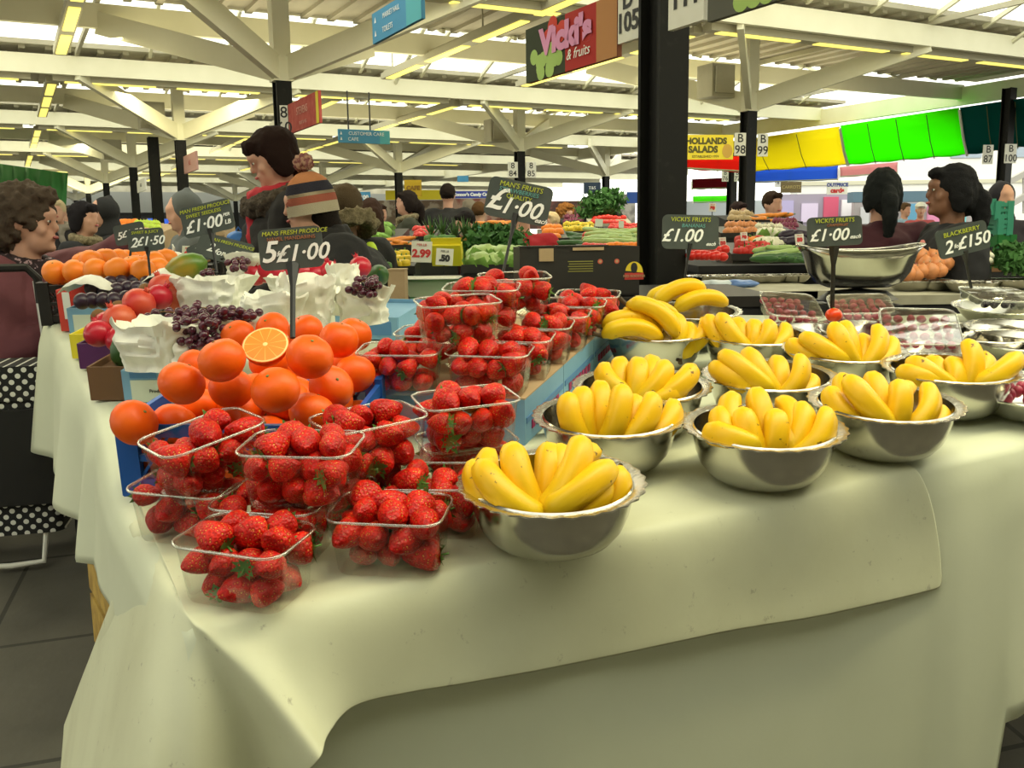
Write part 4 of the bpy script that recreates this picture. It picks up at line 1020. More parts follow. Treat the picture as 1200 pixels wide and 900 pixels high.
# the halved orange showing its cut face
hz = FPX*.040/27.5; P = atd(311, 404, hz)
t = thing('halved_orange', 'halved orange with its cut face showing, on top of the orange pile', 'orange', WM(P, 0, radians(43), radians(2)))
MB().lathe([(.0003, -.038), (.014, -.0355), (.027, -.027), (.036, -.013), (.040, 0), (.0385, .0006)], 28).build('peel', M['orange'], t, 0)
MB().lathe([(.0395, -.0005), (.0375, .0012), (.0355, .0012)], 28).build('pith', M['pith'], t, 0)
MB().lathe([(.0358, .0011), (.02, .0018), (.0042, .0018), (.0035, .0018)], 28).build('flesh', M['flesh'], t, 0)
MB().lathe([(.0042, .0019), (.002, .0021), (.0001, .0021)], 10).build('core', M['pith'], t, 0)
# ------------------------------------------------------------------ far end of the stall
def sphere_proto(name, cat, label, m, R, fl=1., parts=None, group=None, seg=14):
    t = thing(name, label, cat, None, group); MB().ell((0, 0, 0), (R, R, R*fl), seg, 10).build('skin', M[m], t, 0)
    if parts == 'crown':
        c = MB()
        for k in range(5):
            a = 2*pi*k/5; c.add([(cos(a)*.006, sin(a)*.006, R*fl-.002), (cos(a+1.2)*.006, sin(a+1.2)*.006, R*fl-.002), (cos(a+.6)*.012, sin(a+.6)*.012, R*fl+.016)], [(0, 1, 2)])
        c.tube([(0, 0, R*fl-.004), (0, 0, R*fl+.008)], [.009, .007], 8); c.build('crown', M[m], t, 0)
    return Proto(t)
def put_px(pr, x, y, z, label, group, tilt=True):
    P = atd(x, y, z); mw = WM(P, random.random()*6, random.uniform(-.5, .5) if tilt else 0, random.uniform(-.5, .5) if tilt else 0)
    return pr.put(mw, label, group)
foP = orange_proto(9, 'orange_far', .041, .98)
lo = 'round orange in the black crate at the far end of the stall'
for (x, y, z) in [(64, 319, 3.10), (88, 318, 3.08), (113, 317, 3.02), (137, 316, 3.0), (155, 314, 3.05), (76, 322, 3.2), (107, 306, 3.2), (124, 304, 3.25), (138, 305, 3.3), (150, 305, 3.35), (162, 312, 3.2), (168, 318, 3.0), (180, 308, 3.2), (160, 303, 3.4), (195, 304, 3.35), (98, 308, 3.3), (185, 316, 3.1), (205, 309, 3.5)]:
    put_px(foP, x, y, z, lo, 'oranges in the far black crate')
def tpx(x, y, h=0): a = tp(x, y, h); return a
a = tp(52, 376); 
crate('plastic_crate', 'black lattice crate under the round oranges at the far left end', TM(a[0]+.25, a[1]+.15, .004, radians(6)), .50, .36, .125, M['black_crate'])
a = tp(195, 352); crate('plastic_crate', 'second black crate behind the plums, holding oranges', TM(a[0]+.0, a[1]+.25, .004, radians(6)), .40, .30, .12, M['black_crate'])
# coloured boxes along the left edge
def px_box(label, x0, x1, yb, yt, dpt, ydepth, m, yaw=0, name='fruit_box', cat='box', labels=(), h0=0.004):
    a = tp(x0, yb, h0); b = tp(x1, yb, h0); w_ = abs(b[0]-a[0]); z = (T(*a)-CAM).dot(CF); h = (yb-yt)*z/FPX*1.03
    t = thing(name, label, cat, TM((a[0]+b[0])/2, a[1]+ydepth/2, h0, radians(yaw)))
    mm = MB(); th_ = .006
    mm.box((0, -ydepth/2, h/2), (w_, th_, h)); mm.box((0, ydepth/2, h/2), (w_, th_, h)); mm.box((-w_/2, 0, h/2), (th_, ydepth, h)); mm.box((w_/2, 0, h/2), (th_, ydepth, h)); mm.box((0, 0, h*.8), (w_-.01, ydepth-.01, .004))
    mm.build('box_walls', M[m], t, 20)
    for (fx0, fx1, fz0, fz1, mt, txt) in labels:
        o = MB().box(((fx0+fx1)/2*w_, -ydepth/2-.004, (fz0+fz1)/2*h), ((fx1-fx0)*w_, .002, (fz1-fz0)*h)).build('printed_label', M[mt], t, 20)
        if txt: text_mesh(txt, (fz1-fz0)*h*.22, M['ink'] if mt != 'brown_card' else M['kraft'], t, (fx0+fx1)/2*w_, (fz0+fz1)/2*h, -ydepth/2-.0065, name='printing')
    return t
px_box('light blue and white printed box under the nearest white paper bag', 148, 235, 474, 434, 2, .26, 'blue_card', 0, labels=[(-.40, .30, .08, .72, 'pale', 'Produce'), (-.40, -.05, .78, .95, 'lblue', None)])
px_box('brown cardboard box with dark fruit print at the table edge', 108, 165, 469, 430, 2, .24, 'brown_card', 0)
px_box('purple-sided box holding pomegranates', 95, 150, 432, 403, 2, .20, 'purple_card', 0, h0=.006)
px_box('small yellow box beside the pomegranates', 86, 104, 420, 392, 2, .10, 'yellow_card', 0)
px_box('light blue box with pale label under the plums', 84, 140, 398, 362, 2, .30, 'blue_card', 0, labels=[(-.40, .18, .1, .8, 'pale', None), (.2, .45, .62, .9, 'red_card', None)])
px_box('narrow red and white box end beside the light blue box', 73, 88, 388, 341, 2, .22, 'red_card', 0, labels=[(-.1, .45, .3, .95, 'white', None)])
px_box('light blue printed tray with a red fruit picture behind the oranges', 405, 480, 398, 372, 2, .3, 'blue_card', -12, labels=[(-.3, -.05, .3, .9, 'red_card', None), (.0, .4, .2, .8, 'lblue', None)])
plP = sphere_proto('plum', 'plum', 'dark plum', 'plum', .0235, 1.05)
for k, (x, y) in enumerate([(96, 353), (108, 352), (121, 352), (134, 352), (148, 350), (160, 347), (108, 338), (122, 338), (137, 340), (150, 338), (160, 338), (170, 340), (143, 331), (157, 330), (130, 332), (172, 332), (190, 329), (203, 330), (214, 326), (186, 326)]):
    put_px(plP, x, y, 2.72+.012*(352-y), 'dark purple plum in rows behind the pomegranates', 'dark plums')
poP = sphere_proto('pomegranate', 'pomegranate', 'red pomegranate', 'pom', .044, .93, 'crown'); prP = sphere_proto('red_pomegranate', 'pomegranate', 'deep red pomegranate', 'pomr', .036, .95, 'crown')
for (x, y, z, w_) in [(163, 356, 2.50, 'in front, beside the kiwis'), (192, 338, 2.62, 'topmost, beside the plums'), (205, 349, 2.62, 'half behind the large paper bag'), (140, 375, 2.45, 'lowest, above the purple-sided box')]:
    put_px(poP, x, y, z, 'orange-red pomegranate '+w_, 'orange-red pomegranates')
for (x, y, z) in [(115, 391, 2.38), (140, 398, 2.38), (187, 348, 2.56), (126, 380, 2.5), (133, 388, 2.45)]: put_px(prP, x, y, z, 'deep red pomegranate at the left table edge', 'deep red pomegranates')
for (x, y) in [(312, 319), (328, 321), (343, 320), (357, 320), (372, 322), (385, 318), (422, 313), (300, 322), (395, 322)]: put_px(prP, x, y, 2.95, 'red pomegranate in the back row under the people', 'red pomegranates in the back row')
kiP = sphere_proto('kiwi', 'kiwi', 'brown kiwi', 'kiwi', .024, 1.25)
for (x, y, z) in [(138, 364, 2.6), (127, 377, 2.55), (172, 344, 2.65), (150, 372, 2.55), (117, 374, 2.6), (147, 380, 2.5)]: put_px(kiP, x, y, z, 'brown fuzzy kiwi among the pomegranates', 'kiwis')
t = thing('mango', 'large green and yellow mango beside the small price board', 'mango', WM(atd(219, 313, 2.95), .2, 0, radians(75))); MB().lathe([(.001, -.068), (.02, -.062), (.038, -.035), (.044, 0), (.038, .032), (.024, .056), (.001, .066)], 18).build('skin', M['mango'], t, 0)
MB().tube([(0, 0, .064), (0, 0, .074)], .003, 6).build('stem', M['kiwi'], t)
for (x, y, z, r, lab) in [(146, 410, 2.28, .2, 'dark green avocado beside the nearest paper bag'), (444, 322, 3.1, 1.2, 'dark green avocado behind the rightmost paper bag')]:
    t = thing('avocado', lab, 'avocado', WM(atd(x, y, z), .2, r, 0)); MB().lathe([(.001, -.045), (.022, -.040), (.034, -.018), (.033, .008), (.022, .032), (.012, .045), (.001, .05)], 16).build('skin', M['avocado'], t, 0); MB().tube([(0, 0, .048), (0, 0, .056)], .0025, 6).build('stem', M['kiwi'], t)
for (x, y, z, w_, lab) in [(106, 333, 2.85, .15, 'white mesh-print paper rising behind the plums'), (196, 324, 2.95, .14, 'white paper lining between the plums and the mango'), (205, 303, 3.4, .12, 'white paper sheet behind the mango')]:
    m = MB(); vs = []
    for i in range(9):
        for j in range(6): u = i/8-.5; v = j/5-.5; vs.append((u*w_, v*.12, .05*cos(u*3)*cos(v*2)+.012*noise.noise(V((u*9, v*9, x)))))
    o = m.add(vs, [(i*6+j, (i+1)*6+j, (i+1)*6+j+1, i*6+j+1) for i in range(8) for j in range(5)]).build('lining_paper', M['paper'], None, 0); o.matrix_world = WM(atd(x, y+8, z)); tag(o, lab, 'paper'); so = o.modifiers.new('s', 'SOLIDIFY'); so.thickness = .001
# paper bags
def bag(label, xc, yb, wpx, hpx, z, seed, flare=1.25, dep=.75, printed=False):
    P = atd(xc, yb, z); w_ = wpx*z/FPX; h = hpx*z/FPX; rnd = random.Random(seed); n = 72; K = 22; vs = []
    for k in range(K+1):
        t_ = k/K; sc = .86+(flare-.86)*t_**1.3; zz = h*t_
        for j in range(n):
            a = 2*pi*j/n; c, s = cos(a), sin(a); e = .55
            rx = w_/2*sc*abs(c)**e*(1 if c > 0 else -1); ry = w_/2*dep*sc*abs(s)**e*(1 if s > 0 else -1)
            p = V((rx, ry, zz)); nn = noise.noise(V((rx*14, ry*14, zz*14+seed*3)))*.030
            n2 = abs(noise.noise(V((rx*30, ry*30+seed, zz*30))))*.022; n3 = abs(noise.noise(V((rx*65, ry*65+seed, zz*60))))*.004
            amp = .35+.65*t_
            p += V((c, s, .35))*(nn*amp-n2-n3)
            if k > K-4: p.z += (noise.noise(V((c*2.2, s*2.2, seed*5)))*.09+noise.noise(V((c*5, s*5, seed)))*.010)*h*2.2*((k-K+4)/4)
            vs.append(p)
    # inside fold back down
    fs = [(k*n+j, k*n+(j+1) % n, (k+1)*n+(j+1) % n, (k+1)*n+j) for k in range(K) for j in range(n)]
    b0 = len(vs)
    for j in range(n): v = vs[K*n+j]; vs.append(V((v.x*.82, v.y*.8, h*.72)))
    fs += [(K*n+j, K*n+(j+1) % n, b0+(j+1) % n, b0+j) for j in range(n)]+[tuple(b0+j for j in range(n)), tuple(range(n))[::-1]]
    o = MB().add(vs, fs).build('paper_bag', M['paper'], None, 32); o.matrix_world = WM(P, rnd.uniform(-.4, .4)); tag(o, label, 'paper bag', 'white paper bags of grapes')
    return P, w_, h
bag('crumpled white paper bag of grapes nearest the table edge', 187, 432, 88, 58, 2.18, 1, 1.28)
bag('small crumpled white paper bag right of the nearest one', 221, 428, 46, 46, 2.14, 2, 1.1)
bag('large upright white paper bag behind the grapes, below the £1.00 per lb board', 252, 372, 82, 48, 2.62, 3, 1.15)
bag('white paper bag partly hidden by the oranges', 285, 405, 62, 32, 2.22, 4, 1.1)
bag('wide crumpled white bag behind the oranges, left of its neighbour', 322, 386, 74, 42, 2.42, 5, 1.1)
bag('crumpled white bag right behind the board stick of 5 for £1.00', 362, 386, 60, 62, 2.46, 6, 1.15)
bag('rightmost white paper bag with dark printed dots near its base', 424, 378, 66, 42, 2.52, 8, 1.12)
bag('tall peaked white paper between the two right bags', 404, 368, 40, 58, 2.62, 9, 1.0)
bag('white paper bag in the back row under the wooden board stick', 300, 330, 66, 34, 3.0, 7, 1.2)
bag('white paper bag in the back row right of the stick', 352, 345, 70, 22, 2.85, 11, 1.1)
# printed dots on the bags
for (x, y, z) in [(408, 366, 2.38), (400, 369, 2.38), (384, 377, 2.36), (372, 380, 2.33), (459, 366, 2.38), (448, 378, 2.39), (440, 379, 2.38)]:
    pass
def bunch(label, x, y, z, sx, sy, n, seed, R=.0105):
    P = atd(x, y, z); rnd = random.Random(seed); t = thing('grape_bunch', label, 'grapes', WM(P), 'bunches of dark grapes')
    me = MB().ell((0, 0, 0), (R, R, R*1.12), 10, 7).mesh('grape', M['grape'], 0); pts_ = []
    tries = 0
    while len(pts_) < n and tries < 4000:
        tries += 1; p = V((rnd.uniform(-1, 1)*sx, rnd.uniform(-1, 1)*.045, rnd.uniform(-1, 1)*sy))
        if (p.x/sx)**2+(p.z/sy)**2 > 1: continue
        if all((p-q).length > R*1.55 for q in pts_): pts_.append(p)
    for p in pts_:
        o = link('grape', me, t); o.location = p; o.rotation_euler = (rnd.random()*3, rnd.random()*3, 0)
    MB().tube([(-sx*.8, 0, sy*.4), (0, .01, sy*.7), (sx*.8, 0, sy*.5)], .0016, 5).build('stalk', M['kiwi'], t)
bunch('large bunch of dark grapes spilling between the two nearest paper bags', 231, 388, 2.12, .055, .036, 44, 1)
bunch('dark grapes lying behind the nearest bunch, under the large upright bag', 232, 368, 2.25, .05, .022, 30, 2)
bunch('dark grapes right of the large upright bag, touching the oranges', 278, 369, 2.20, .045, .016, 22, 3)
bunch('small cluster of grapes on the paper below the pomegranates', 190, 369, 2.35, .045, .010, 10, 4)
bunch('small red grape cluster under the £1.00 per lb board', 279, 309, 2.85, .03, .02, 12, 5)
bunch('dark grapes on top of the rightmost paper bag', 430, 336, 2.42, .045, .022, 26, 6)
bunch('few grapes showing between the back row bags', 322, 350, 2.7, .04, .010, 10, 7)
bunch('three grapes poking out behind the left back bag', 247, 318, 2.9, .02, .010, 5, 8)
# ------------------------------------------------------------------ price boards
def board(label, x, y, z, wpx, hpx, rot, lines, stick=None, yaw=0, tilt=-.12, tom=False):
    P = atd(x, y, z); w_ = wpx*z/FPX; h = hpx*z/FPX
    t = thing('price_board', label, 'price board', WM(P, yaw, tilt, rot), None)
    MB().prism([(a, b) for a, b in rrect(w_, h, h*.16)], -.0025, .0025, Matrix.Rotation(pi/2, 4, 'X')).build('board', M['slate'], t, 30)
    for (s_, size, px_, pz, m, sh) in lines:
        text_mesh(s_, size*h, M[m], t, px_*w_, pz*h, -.0035, shear=sh, bold=.002*h*8*size if m == 'chalk_w' else 0.0)
    if stick:
        Q = atd(stick[0], stick[1], stick[2]); inv = t.matrix_world.inverted(); q = inv @ Q
        c = V((stick[3]*w_ if len(stick) > 3 else 0, .006, -h*.35)); d = (q-c)
        m = MB(); m.tube([c, c+d*.18, c+d*.32, q], [.017, .011, .0065, .006], 6, flat=.6); m.build('stick', M['black'], t, 30)
    return t
board('chalk price board reading 5 for £1.00 above the oranges', 341, 291, 2.0, 74, 48, radians(-4), [('MANS FRESH PRODUCE', .15, .08, .38, 'chalk_y', .2), ('NAVEL MANDARINS', .13, .02, .24, 'chalk_r', 0), ('5', .72, -.36, -.08, 'chalk_w', .3), ('for', .18, -.16, -.12, 'chalk_w', .3), ('£1·00', .56, .16, -.14, 'chalk_w', .3)], (343, 396, 1.88), .05)
board('chalk price board reading £1.00 per lb above the grapes', 243, 256, 2.5, 62, 36, radians(-12), [('MAN FRESH PRODUCE', .17, 0, .36, 'chalk_y', .2), ('SWEET SEEDLESS', .16, -.05, .18, 'chalk_y', .1), ('£1·00', .55, -.10, -.18, 'chalk_w', .3), ('PER', .14, .38, -.02, 'chalk_w', .3), ('LB', .2, .38, -.26, 'chalk_w', .2)], (254, 319, 2.5), -.08)
board('small chalk board reading 2 for £1.50 above the far oranges', 171, 281, 2.9, 42, 26, radians(-4), [('SWEET & JUICY', .18, 0, .34, 'chalk_y', .1), ('2', .6, -.34, -.12, 'chalk_w', .3), ('£1·50', .55, .12, -.08, 'chalk_w', .3)], (176, 323, 2.9), 0)
board('chalk board reading 5 for £1.50 half hidden behind the small board', 152, 274, 3.15, 36, 24, radians(-10), [('5', .5, -.34, -.05, 'chalk_w', .3), ('£1·50', .45, .08, .0, 'chalk_w', .3)], (152, 305, 3.15), 0)
board('leaning chalk board reading 2 for £1.50 behind the paper bags', 263, 293, 3.2, 66, 30, radians(16), [('MAN FRESH PRODUCE', .18, .1, .3, 'chalk_y', .1), ('2', .5, -.25, -.05, 'chalk_w', .3), ('for £1·50', .35, .14, -.16, 'chalk_w', .3)], (262, 320, 3.2), 0, -.4)
board('dark chalk board leaning far left of the paper bags, mostly hidden', 236, 296, 3.35, 30, 26, radians(-25), [('1', .5, -.2, .1, 'chalk_w', .3)], (240, 318, 3.35), 0, -.4)
board('large chalk board reading £1.00 each above the stacked punnets', 607.5, 236, 2.35, 76, 46, radians(13), [("MAN'S FRUITS", .18, .0, .36, 'chalk_y', .1), ('STRAWBERRIES', .15, -.02, .22, 'chalk_t', .1), ('QUALITY', .16, .0, .08, 'chalk_y', 0), ('£', .80, -.36, -.06, 'chalk_w', .3), ('1·00', .60, .05, -.18, 'chalk_w', .3), ('each', .17, .40, -.38, 'chalk_w', .5)], (587, 331, 2.32), -.05)
board('chalk board reading £1.00 each hung in front of the near column', 809, 272, 3.0, 66, 40, radians(2), [("VICKI'S FRUITS", .18, .0, .36, 'chalk_y', .1), ('BANANAS', .15, .05, .18, 'chalk_t', .1), ('£1.00', .52, -.16, -.12, 'chalk_w', .3), ('each', .15, .36, -.34, 'chalk_w', .5)], (800, 345, 3.0), 0)
board("chalk board reading Vicki's Fruits £1.00 each on a tomato", 978, 271, 2.35, 64, 34, radians(-2), [("VICKI'S FRUITS", .21, .0, .36, 'chalk_y', .1), ('GRAPEFRUIT', .13, .05, .20, 'chalk_r', .1), ('£1·00', .58, -.12, -.14, 'chalk_w', .3), ('each', .2, .36, -.22, 'chalk_w', .5)], (975, 366, 2.45), 0)
board('chalk board reading BLACKBERRY 2 for £1.50 above the shiny black pack', 1128, 281, 2.6, 62, 34, radians(-13), [('BLACKBERRY', .22, .0, .28, 'chalk_y', .1), ('2', .62, -.32, -.16, 'chalk_w', .3), ('for', .2, -.14, -.16, 'chalk_w', .3), ('£150', .58, .18, -.12, 'chalk_w', .3)], (1138, 337, 2.65), .05)
toP = sphere_proto('tomato', 'tomato', 'small red tomato', 'red_tomato', .021, .85) if False else None
M['tomato'] = mat('tomato_skin', (.80, .06, .008), .25)
P = atd(977, 369, 2.44); t = thing('tomato', 'orange-red tomato holding up the price board stick', 'tomato', WM(P)); MB().ell((0, 0, 0), (.022, .022, .018)).build('skin', M['tomato'], t, 0); MB().lathe([(.006, .016), (.003, .0185), (.001, .0195)], 6).build('stem', M['calyx'], t, 0)
# ------------------------------------------------------------------ raspberry packs and empty bowls at the right
bowlS = bowl_proto('shallow steel bowl', 1.0, 'shallow', 'plain shallow steel bowls', .010)
for (x, y, hh, lab) in [(945, 392, .05, 'shallow steel bowl under the left raspberry pack'), (1012, 388, .05, 'shallow steel bowl under the middle raspberry pack'), (1080, 412, .05, 'shallow steel bowl under the nearest raspberry pack'), (1152, 393, .05, 'empty shallow steel bowl at the right, nearest of the empty ones'), (1192, 388, .05, 'empty steel bowl cut by the right edge'), (1170, 362, .05, 'steel bowl under the blackberry pack'), (1205, 462, .05, 'shallow steel bowl of red berries cut by the right edge'), (1192, 402, .05, 'scalloped-looking shallow bowl behind the rightmost bananas')]:
    c = tp(x, y, hh); bowlS.put(TM(c[0], c[1], .006), lab)
M['rasp'] = mat('raspberry', (.42, .035, .08), .4, bump=(400, .6, .002)); M['blackb'] = mat('blackberry', (.012, .006, .018), .25, bump=(400, .6, .002))
def pack(label, mw, sx, sy, sz, berry, n, blab, grp, seed, liner=None):
    t = thing('berry_pack', label, 'berry pack', mw)
    R = [ring(w, d, r, z, 6) for w, d, r, z in ((sx*.84, sy*.84, .02, 0), (sx*.95, sy*.95, .024, sz*.8), (sx, sy, .026, sz))]; n_ = len(R[0])
    MB().add([p for q in R for p in q], [(k*n_+i, k*n_+(i+1) % n_, (k+1)*n_+(i+1) % n_, (k+1)*n_+i) for k in range(2) for i in range(n_)]+[tuple(range(n_))[::-1]]).build('tray', M['clear'], t, 40)
    vs = []; K = 14
    for i in range(K+1):
        for j in range(K+1):
            u = i/K-.5; v = j/K-.5; z = sz+.002+.004*cos(u*3)*cos(v*3)+.0035*noise.noise(V((u*5+v*16, v*3-u*3, seed)))
            vs.append((u*sx*.97, v*sy*.97, z))
    MB().add(vs, [(i*(K+1)+j, (i+1)*(K+1)+j, (i+1)*(K+1)+j+1, i*(K+1)+j+1) for i in range(K) for j in range(K)]).build('film', M['film'], t, 0)
    MB().tube(ring(sx, sy, .026, sz, 4), .0028, 8, closed=True).build('rim', M['clear_rim'], t, 60)
    pr = thing(grp[0], blab, grp[0], None, grp[1]); MB().ell((0, 0, 0), (.0105, .0105, .0125), 10, 8).build('drupelets', M[berry], pr, 0); MB().lathe([(.004, .0115), (.002, .0128), (.0005, .0135)], 6).build('cap', M['calyx'], pr, 0); P_ = Proto(pr)
    rnd = random.Random(seed); cnt = 0; nx_ = 6; ny_ = 4
    for i in range(nx_):
        for j in range(ny_):
            if cnt >= n: break
            P_.put(mw @ Matrix.Translation(((i/(nx_-1)-.5)*sx*.74+rnd.uniform(-.003, .003), (j/(ny_-1)-.5)*sy*.72, sz-.016-rnd.random()*.004)) @ Matrix.Rotation(rnd.random()*3, 4, 'Y')); cnt += 1
    return t
def px_pack(x, y, h, yaw, pitch, roll, *a, **k):
    c = tp(x, y, h); return pack(a[0], TM(c[0], c[1], h, radians(yaw), radians(pitch), radians(roll)), *a[1:], **k)
px_pack(922, 372, .062, 4, 24, 6, 'film-wrapped pack of raspberries, leftmost of the three', .17, .125, .045, 'rasp', 22, 'red raspberry under the film of the leftmost pack', ('raspberry', 'raspberries in the leftmost pack'), 1)
px_pack(1006, 372, .062, -8, 16, -2, 'film-wrapped pack of raspberries, middle one behind the tomato', .175, .125, .045, 'rasp', 24, 'red raspberry under the film of the middle pack', ('raspberry', 'raspberries in the middle pack'), 2)
px_pack(1074, 400, .062, -12, 26, 0, 'film-wrapped pack of raspberries with strong white glints, nearest of three', .19, .15, .05, 'rasp', 24, 'red raspberry under the film of the nearest pack', ('raspberry', 'raspberries in the nearest pack'), 3)
px_pack(1166, 364, .070, 8, 8, 4, 'glossy film-wrapped pack of blackberries lying on an empty bowl', .20, .14, .05, 'blackb', 24, 'blackberry under the glossy film on the right', ('blackberry', 'blackberries in the wrapped pack'), 4)
pr = thing('raspberry', 'loose red berry in the shallow bowl cut by the right edge', 'raspberry', None, 'berries in the bowl at the right edge'); MB().ell((0, 0, 0), (.012, .012, .014), 10, 8).build('drupelets', M['rasp'], pr, 0); MB().lathe([(.004, .0125), (.0005, .0145)], 6).build('cap', M['calyx'], pr, 0); rP = Proto(pr)
c = tp(1205, 462, .05)
for k in range(14): a = k*2.4; r = .022*sqrt(k); rP.put(TM(c[0]+r*cos(a), c[1]+r*sin(a), .045+random.random()*.008))
# ------------------------------------------------------------------ people
def person(label, hx, hy, dep, yaw=0, lean=0., coat=(.02, .02, .02), trousers=(.015, .015, .02), skin='skin', hair='short', hairc=(.02, .012, .008), near=False, arms=None, headyaw=0, headpitch=0,
           s=1.0, coatlen=.85, scarf=None, extra=None, bulk=1.0, shirt=None):
    Hc = atd(hx, hy, dep); g = ground(Hc.y)
    t = thing('person', label, 'person', Matrix.Translation((Hc.x, Hc.y, g)) @ Matrix.Rotation(radians(yaw), 4, 'Z'))
    H = Hc.z-g; vx = .009 if near else .016
    hd = V((0, 0, H))
    pel = V((0, lean, H-.70*s)); chest = V((0, lean*.42, H-.36*s)); neckb = V((0, lean*.12+.015, H-.17*s)); hipz = pel.z
    hm = Matrix.Translation(hd) @ Matrix.Rotation(radians(headyaw), 4, 'Z') @ Matrix.Rotation(radians(headpitch), 4, 'X')
    def hp(x, y, z): return hm @ V((x*s, y*s, z*s))
    arms = arms or [None, None]
    A = []
    for k, sd in enumerate((-1, 1)):
        sh = V((sd*.175*s, lean*.25+.01, H-.235*s))
        if arms[k]: el, ha = hd+V(arms[k][0]), hd+V(arms[k][1])
        else: el = sh+V((sd*.05*s, .03, -.28*s)); ha = el+V((-sd*.02*s, -.12*s, -.22*s))
        A.append((sh, el, ha))
    b = MB()
    b.ell((0, 0, 0), (.073*s, .090*s, .105*s), 18, 12, hm @ Matrix.Translation((0, .008*s, .012*s)))
    b.ell((0, 0, 0), (.055*s, .060*s, .060*s), 14, 9, hm @ Matrix.Translation((0, -.030*s, -.062*s)))
    b.ell((0, 0, 0), (.046*s, .03*s, .03*s), 12, 8, hm @ Matrix.Translation((0, -.068*s, .03*s)))       # brow
    b.cap(hp(0, -.080, .022), .010*s, hp(0, -.098, -.020), .0125*s, 8)                                    # nose
    b.ell((0, 0, 0), (.024*s, .014*s, .011*s), 10, 7, hm @ Matrix.Translation((0, -.084*s, -.052*s)))   # mouth
    b.ell((0, 0, 0), (.022*s, .018*s, .018*s), 10, 7, hm @ Matrix.Translation((0, -.078*s, -.092*s)))   # chin
    for sd in (-1, 1):
        b.ell((0, 0, 0), (.010*s, .018*s, .030*s), 8, 7, hm @ Matrix.Translation((sd*.076*s, .012*s, -.005*s)))
        b.ell((0, 0, 0), (.020*s, .02*s, .022*s), 10, 7, hm @ Matrix.Translation((sd*.040*s, -.060*s, -.028*s)))  # cheeks
    b.chain([(hp(0, .02, -.06), .052*s), (neckb, .056*s), (chest, .10*s), (pel, .105*s)], 12)
    for sd in (-1, 1): b.cap(V((sd*.06*s, chest.y, chest.z+.04)), .09*s, V((sd*.04*s, pel.y, pel.z+.1*s)), .09*s, 12)
    for (sh, el, ha), sd in zip(A, (-1, 1)):
        b.chain([(V((0, neckb.y+.01, neckb.z-.05*s)), .06*s), (sh, .052*s), (el, .040*s), (ha, .026*s)], 10)
        d = (ha-el).normalized(); u = d.cross(V((0, 0, 1))); u = u.normalized() if u.length > .1 else V((1, 0, 0)); w_ = d.cross(u)
        palm = ha+d*.045*s; b.cap(ha, .024*s, palm, .030*s, 10)
        for q, (o_, L_) in enumerate(((-.026, .066), (-.009, .076), (.009, .072), (.025, .056))):
            r0 = palm+u*o_*s+d*.018*s; r1 = r0+d*L_*.5*s+w_*.006*s; r2 = r1+d*L_*.38*s+w_*.022*s; b.chain([(r0, .0098*s), (r1, .0092*s), (r2, .0078*s)], 7)
        r0 = ha+u*(-.022*s)+d*.02*s; r1 = r0-u*.026*s+d*.028*s; r2 = r1+d*.026*s+w_*.008*s; b.chain([(r0, .012*s), (r1, .010*s), (r2, .0085*s)], 7)
    for sd in (-1, 1):
        kn = V((sd*.09*s, pel.y*.8-.02, hipz*.52)); an = V((sd*.10*s, pel.y+.03, .09))
        b.chain([(V((sd*.085*s, pel.y, hipz)), .085*s), (kn, .058*s), (an, .038*s)], 10); b.cap(an+V((0, .02, -.045)), .036*s, an+V((0, -.13, -.055)), .030*s, 8)
    remesh(b, 'body', M[skin], vx, 2, t)
    # eyes, lips
    if near:
        for sd in (-1, 1):
            MB().ell((0, 0, 0), (.010*s, .0045*s, .0045*s), 8, 6, hm @ Matrix.Translation((sd*.030*s, -.0835*s, .006*s))).build('eye', M['white'], t, 0)
            MB().ell((0, 0, 0), (.0055*s, .003*s, .0055*s), 8, 6, hm @ Matrix.Translation((sd*.030*s, -.0878*s, .006*s))).build('iris', M['ink'], t, 0)
    MB().ell((0, 0, 0), (.021*s, .008*s, .007*s), 10, 6, hm @ Matrix.Translation((0, -.0955*s, -.052*s))).build('lips', M['lips'], t, 0)
    # coat
    c = MB(); bz = pel.z+.70*s-coatlen*s-.0
    c.ell((0, chest.y+.005, chest.z+.05*s), (.185*s*bulk, .125*s*bulk, .16*s), 18, 10)
    c.cap(V((-.05*s, chest.y, chest.z)), .135*s*bulk, V((-.06*s, pel.y, pel.z+.05)), .135*s*bulk, 14); c.cap(V((.05*s, chest.y, chest.z)), .135*s*bulk, V((.06*s, pel.y, pel.z+.05)), .135*s*bulk, 14)
    if coatlen > .75:
        for sd in (-1, 1): c.cap(V((sd*.07*s, pel.y, pel.z)), .13*s*bulk, V((sd*.08*s, pel.y+.01, H-coatlen*s)), .12*s*bulk, 12)
    c.cap(V((0, neckb.y+.01, neckb.z-.02)), .075*s, V((0, neckb.y+.02, neckb.z-.08*s)), .12*s, 12)
    for (sh, el, ha) in A:
        c.chain([(V((0, chest.y, sh.z-.03)), .10*s), (sh, .078*s*bulk), (el, .062*s*bulk), (el+(ha-el)*.93, .046*s)], 12)
    cm = solid('coat_%03d_%03d_%03d' % tuple(int(v*999) for v in coat), coat, .85, bump=(60, .4, .004))
    remesh(c, 'coat', cm, vx*1.15, 3, t, (.012, 9))
    tr = MB()
    for sd in (-1, 1):
        kn = V((sd*.09*s, pel.y*.8-.02, hipz*.52)); an = V((sd*.10*s, pel.y+.03, .10))
        tr.chain([(V((sd*.07*s, pel.y, hipz)), .11*s), (kn, .078*s), (an, .060*s)], 10)
    remesh(tr, 'trousers', solid('trousers_%03d' % int(trousers[0]*999), trousers, .8), .02, 2, t)
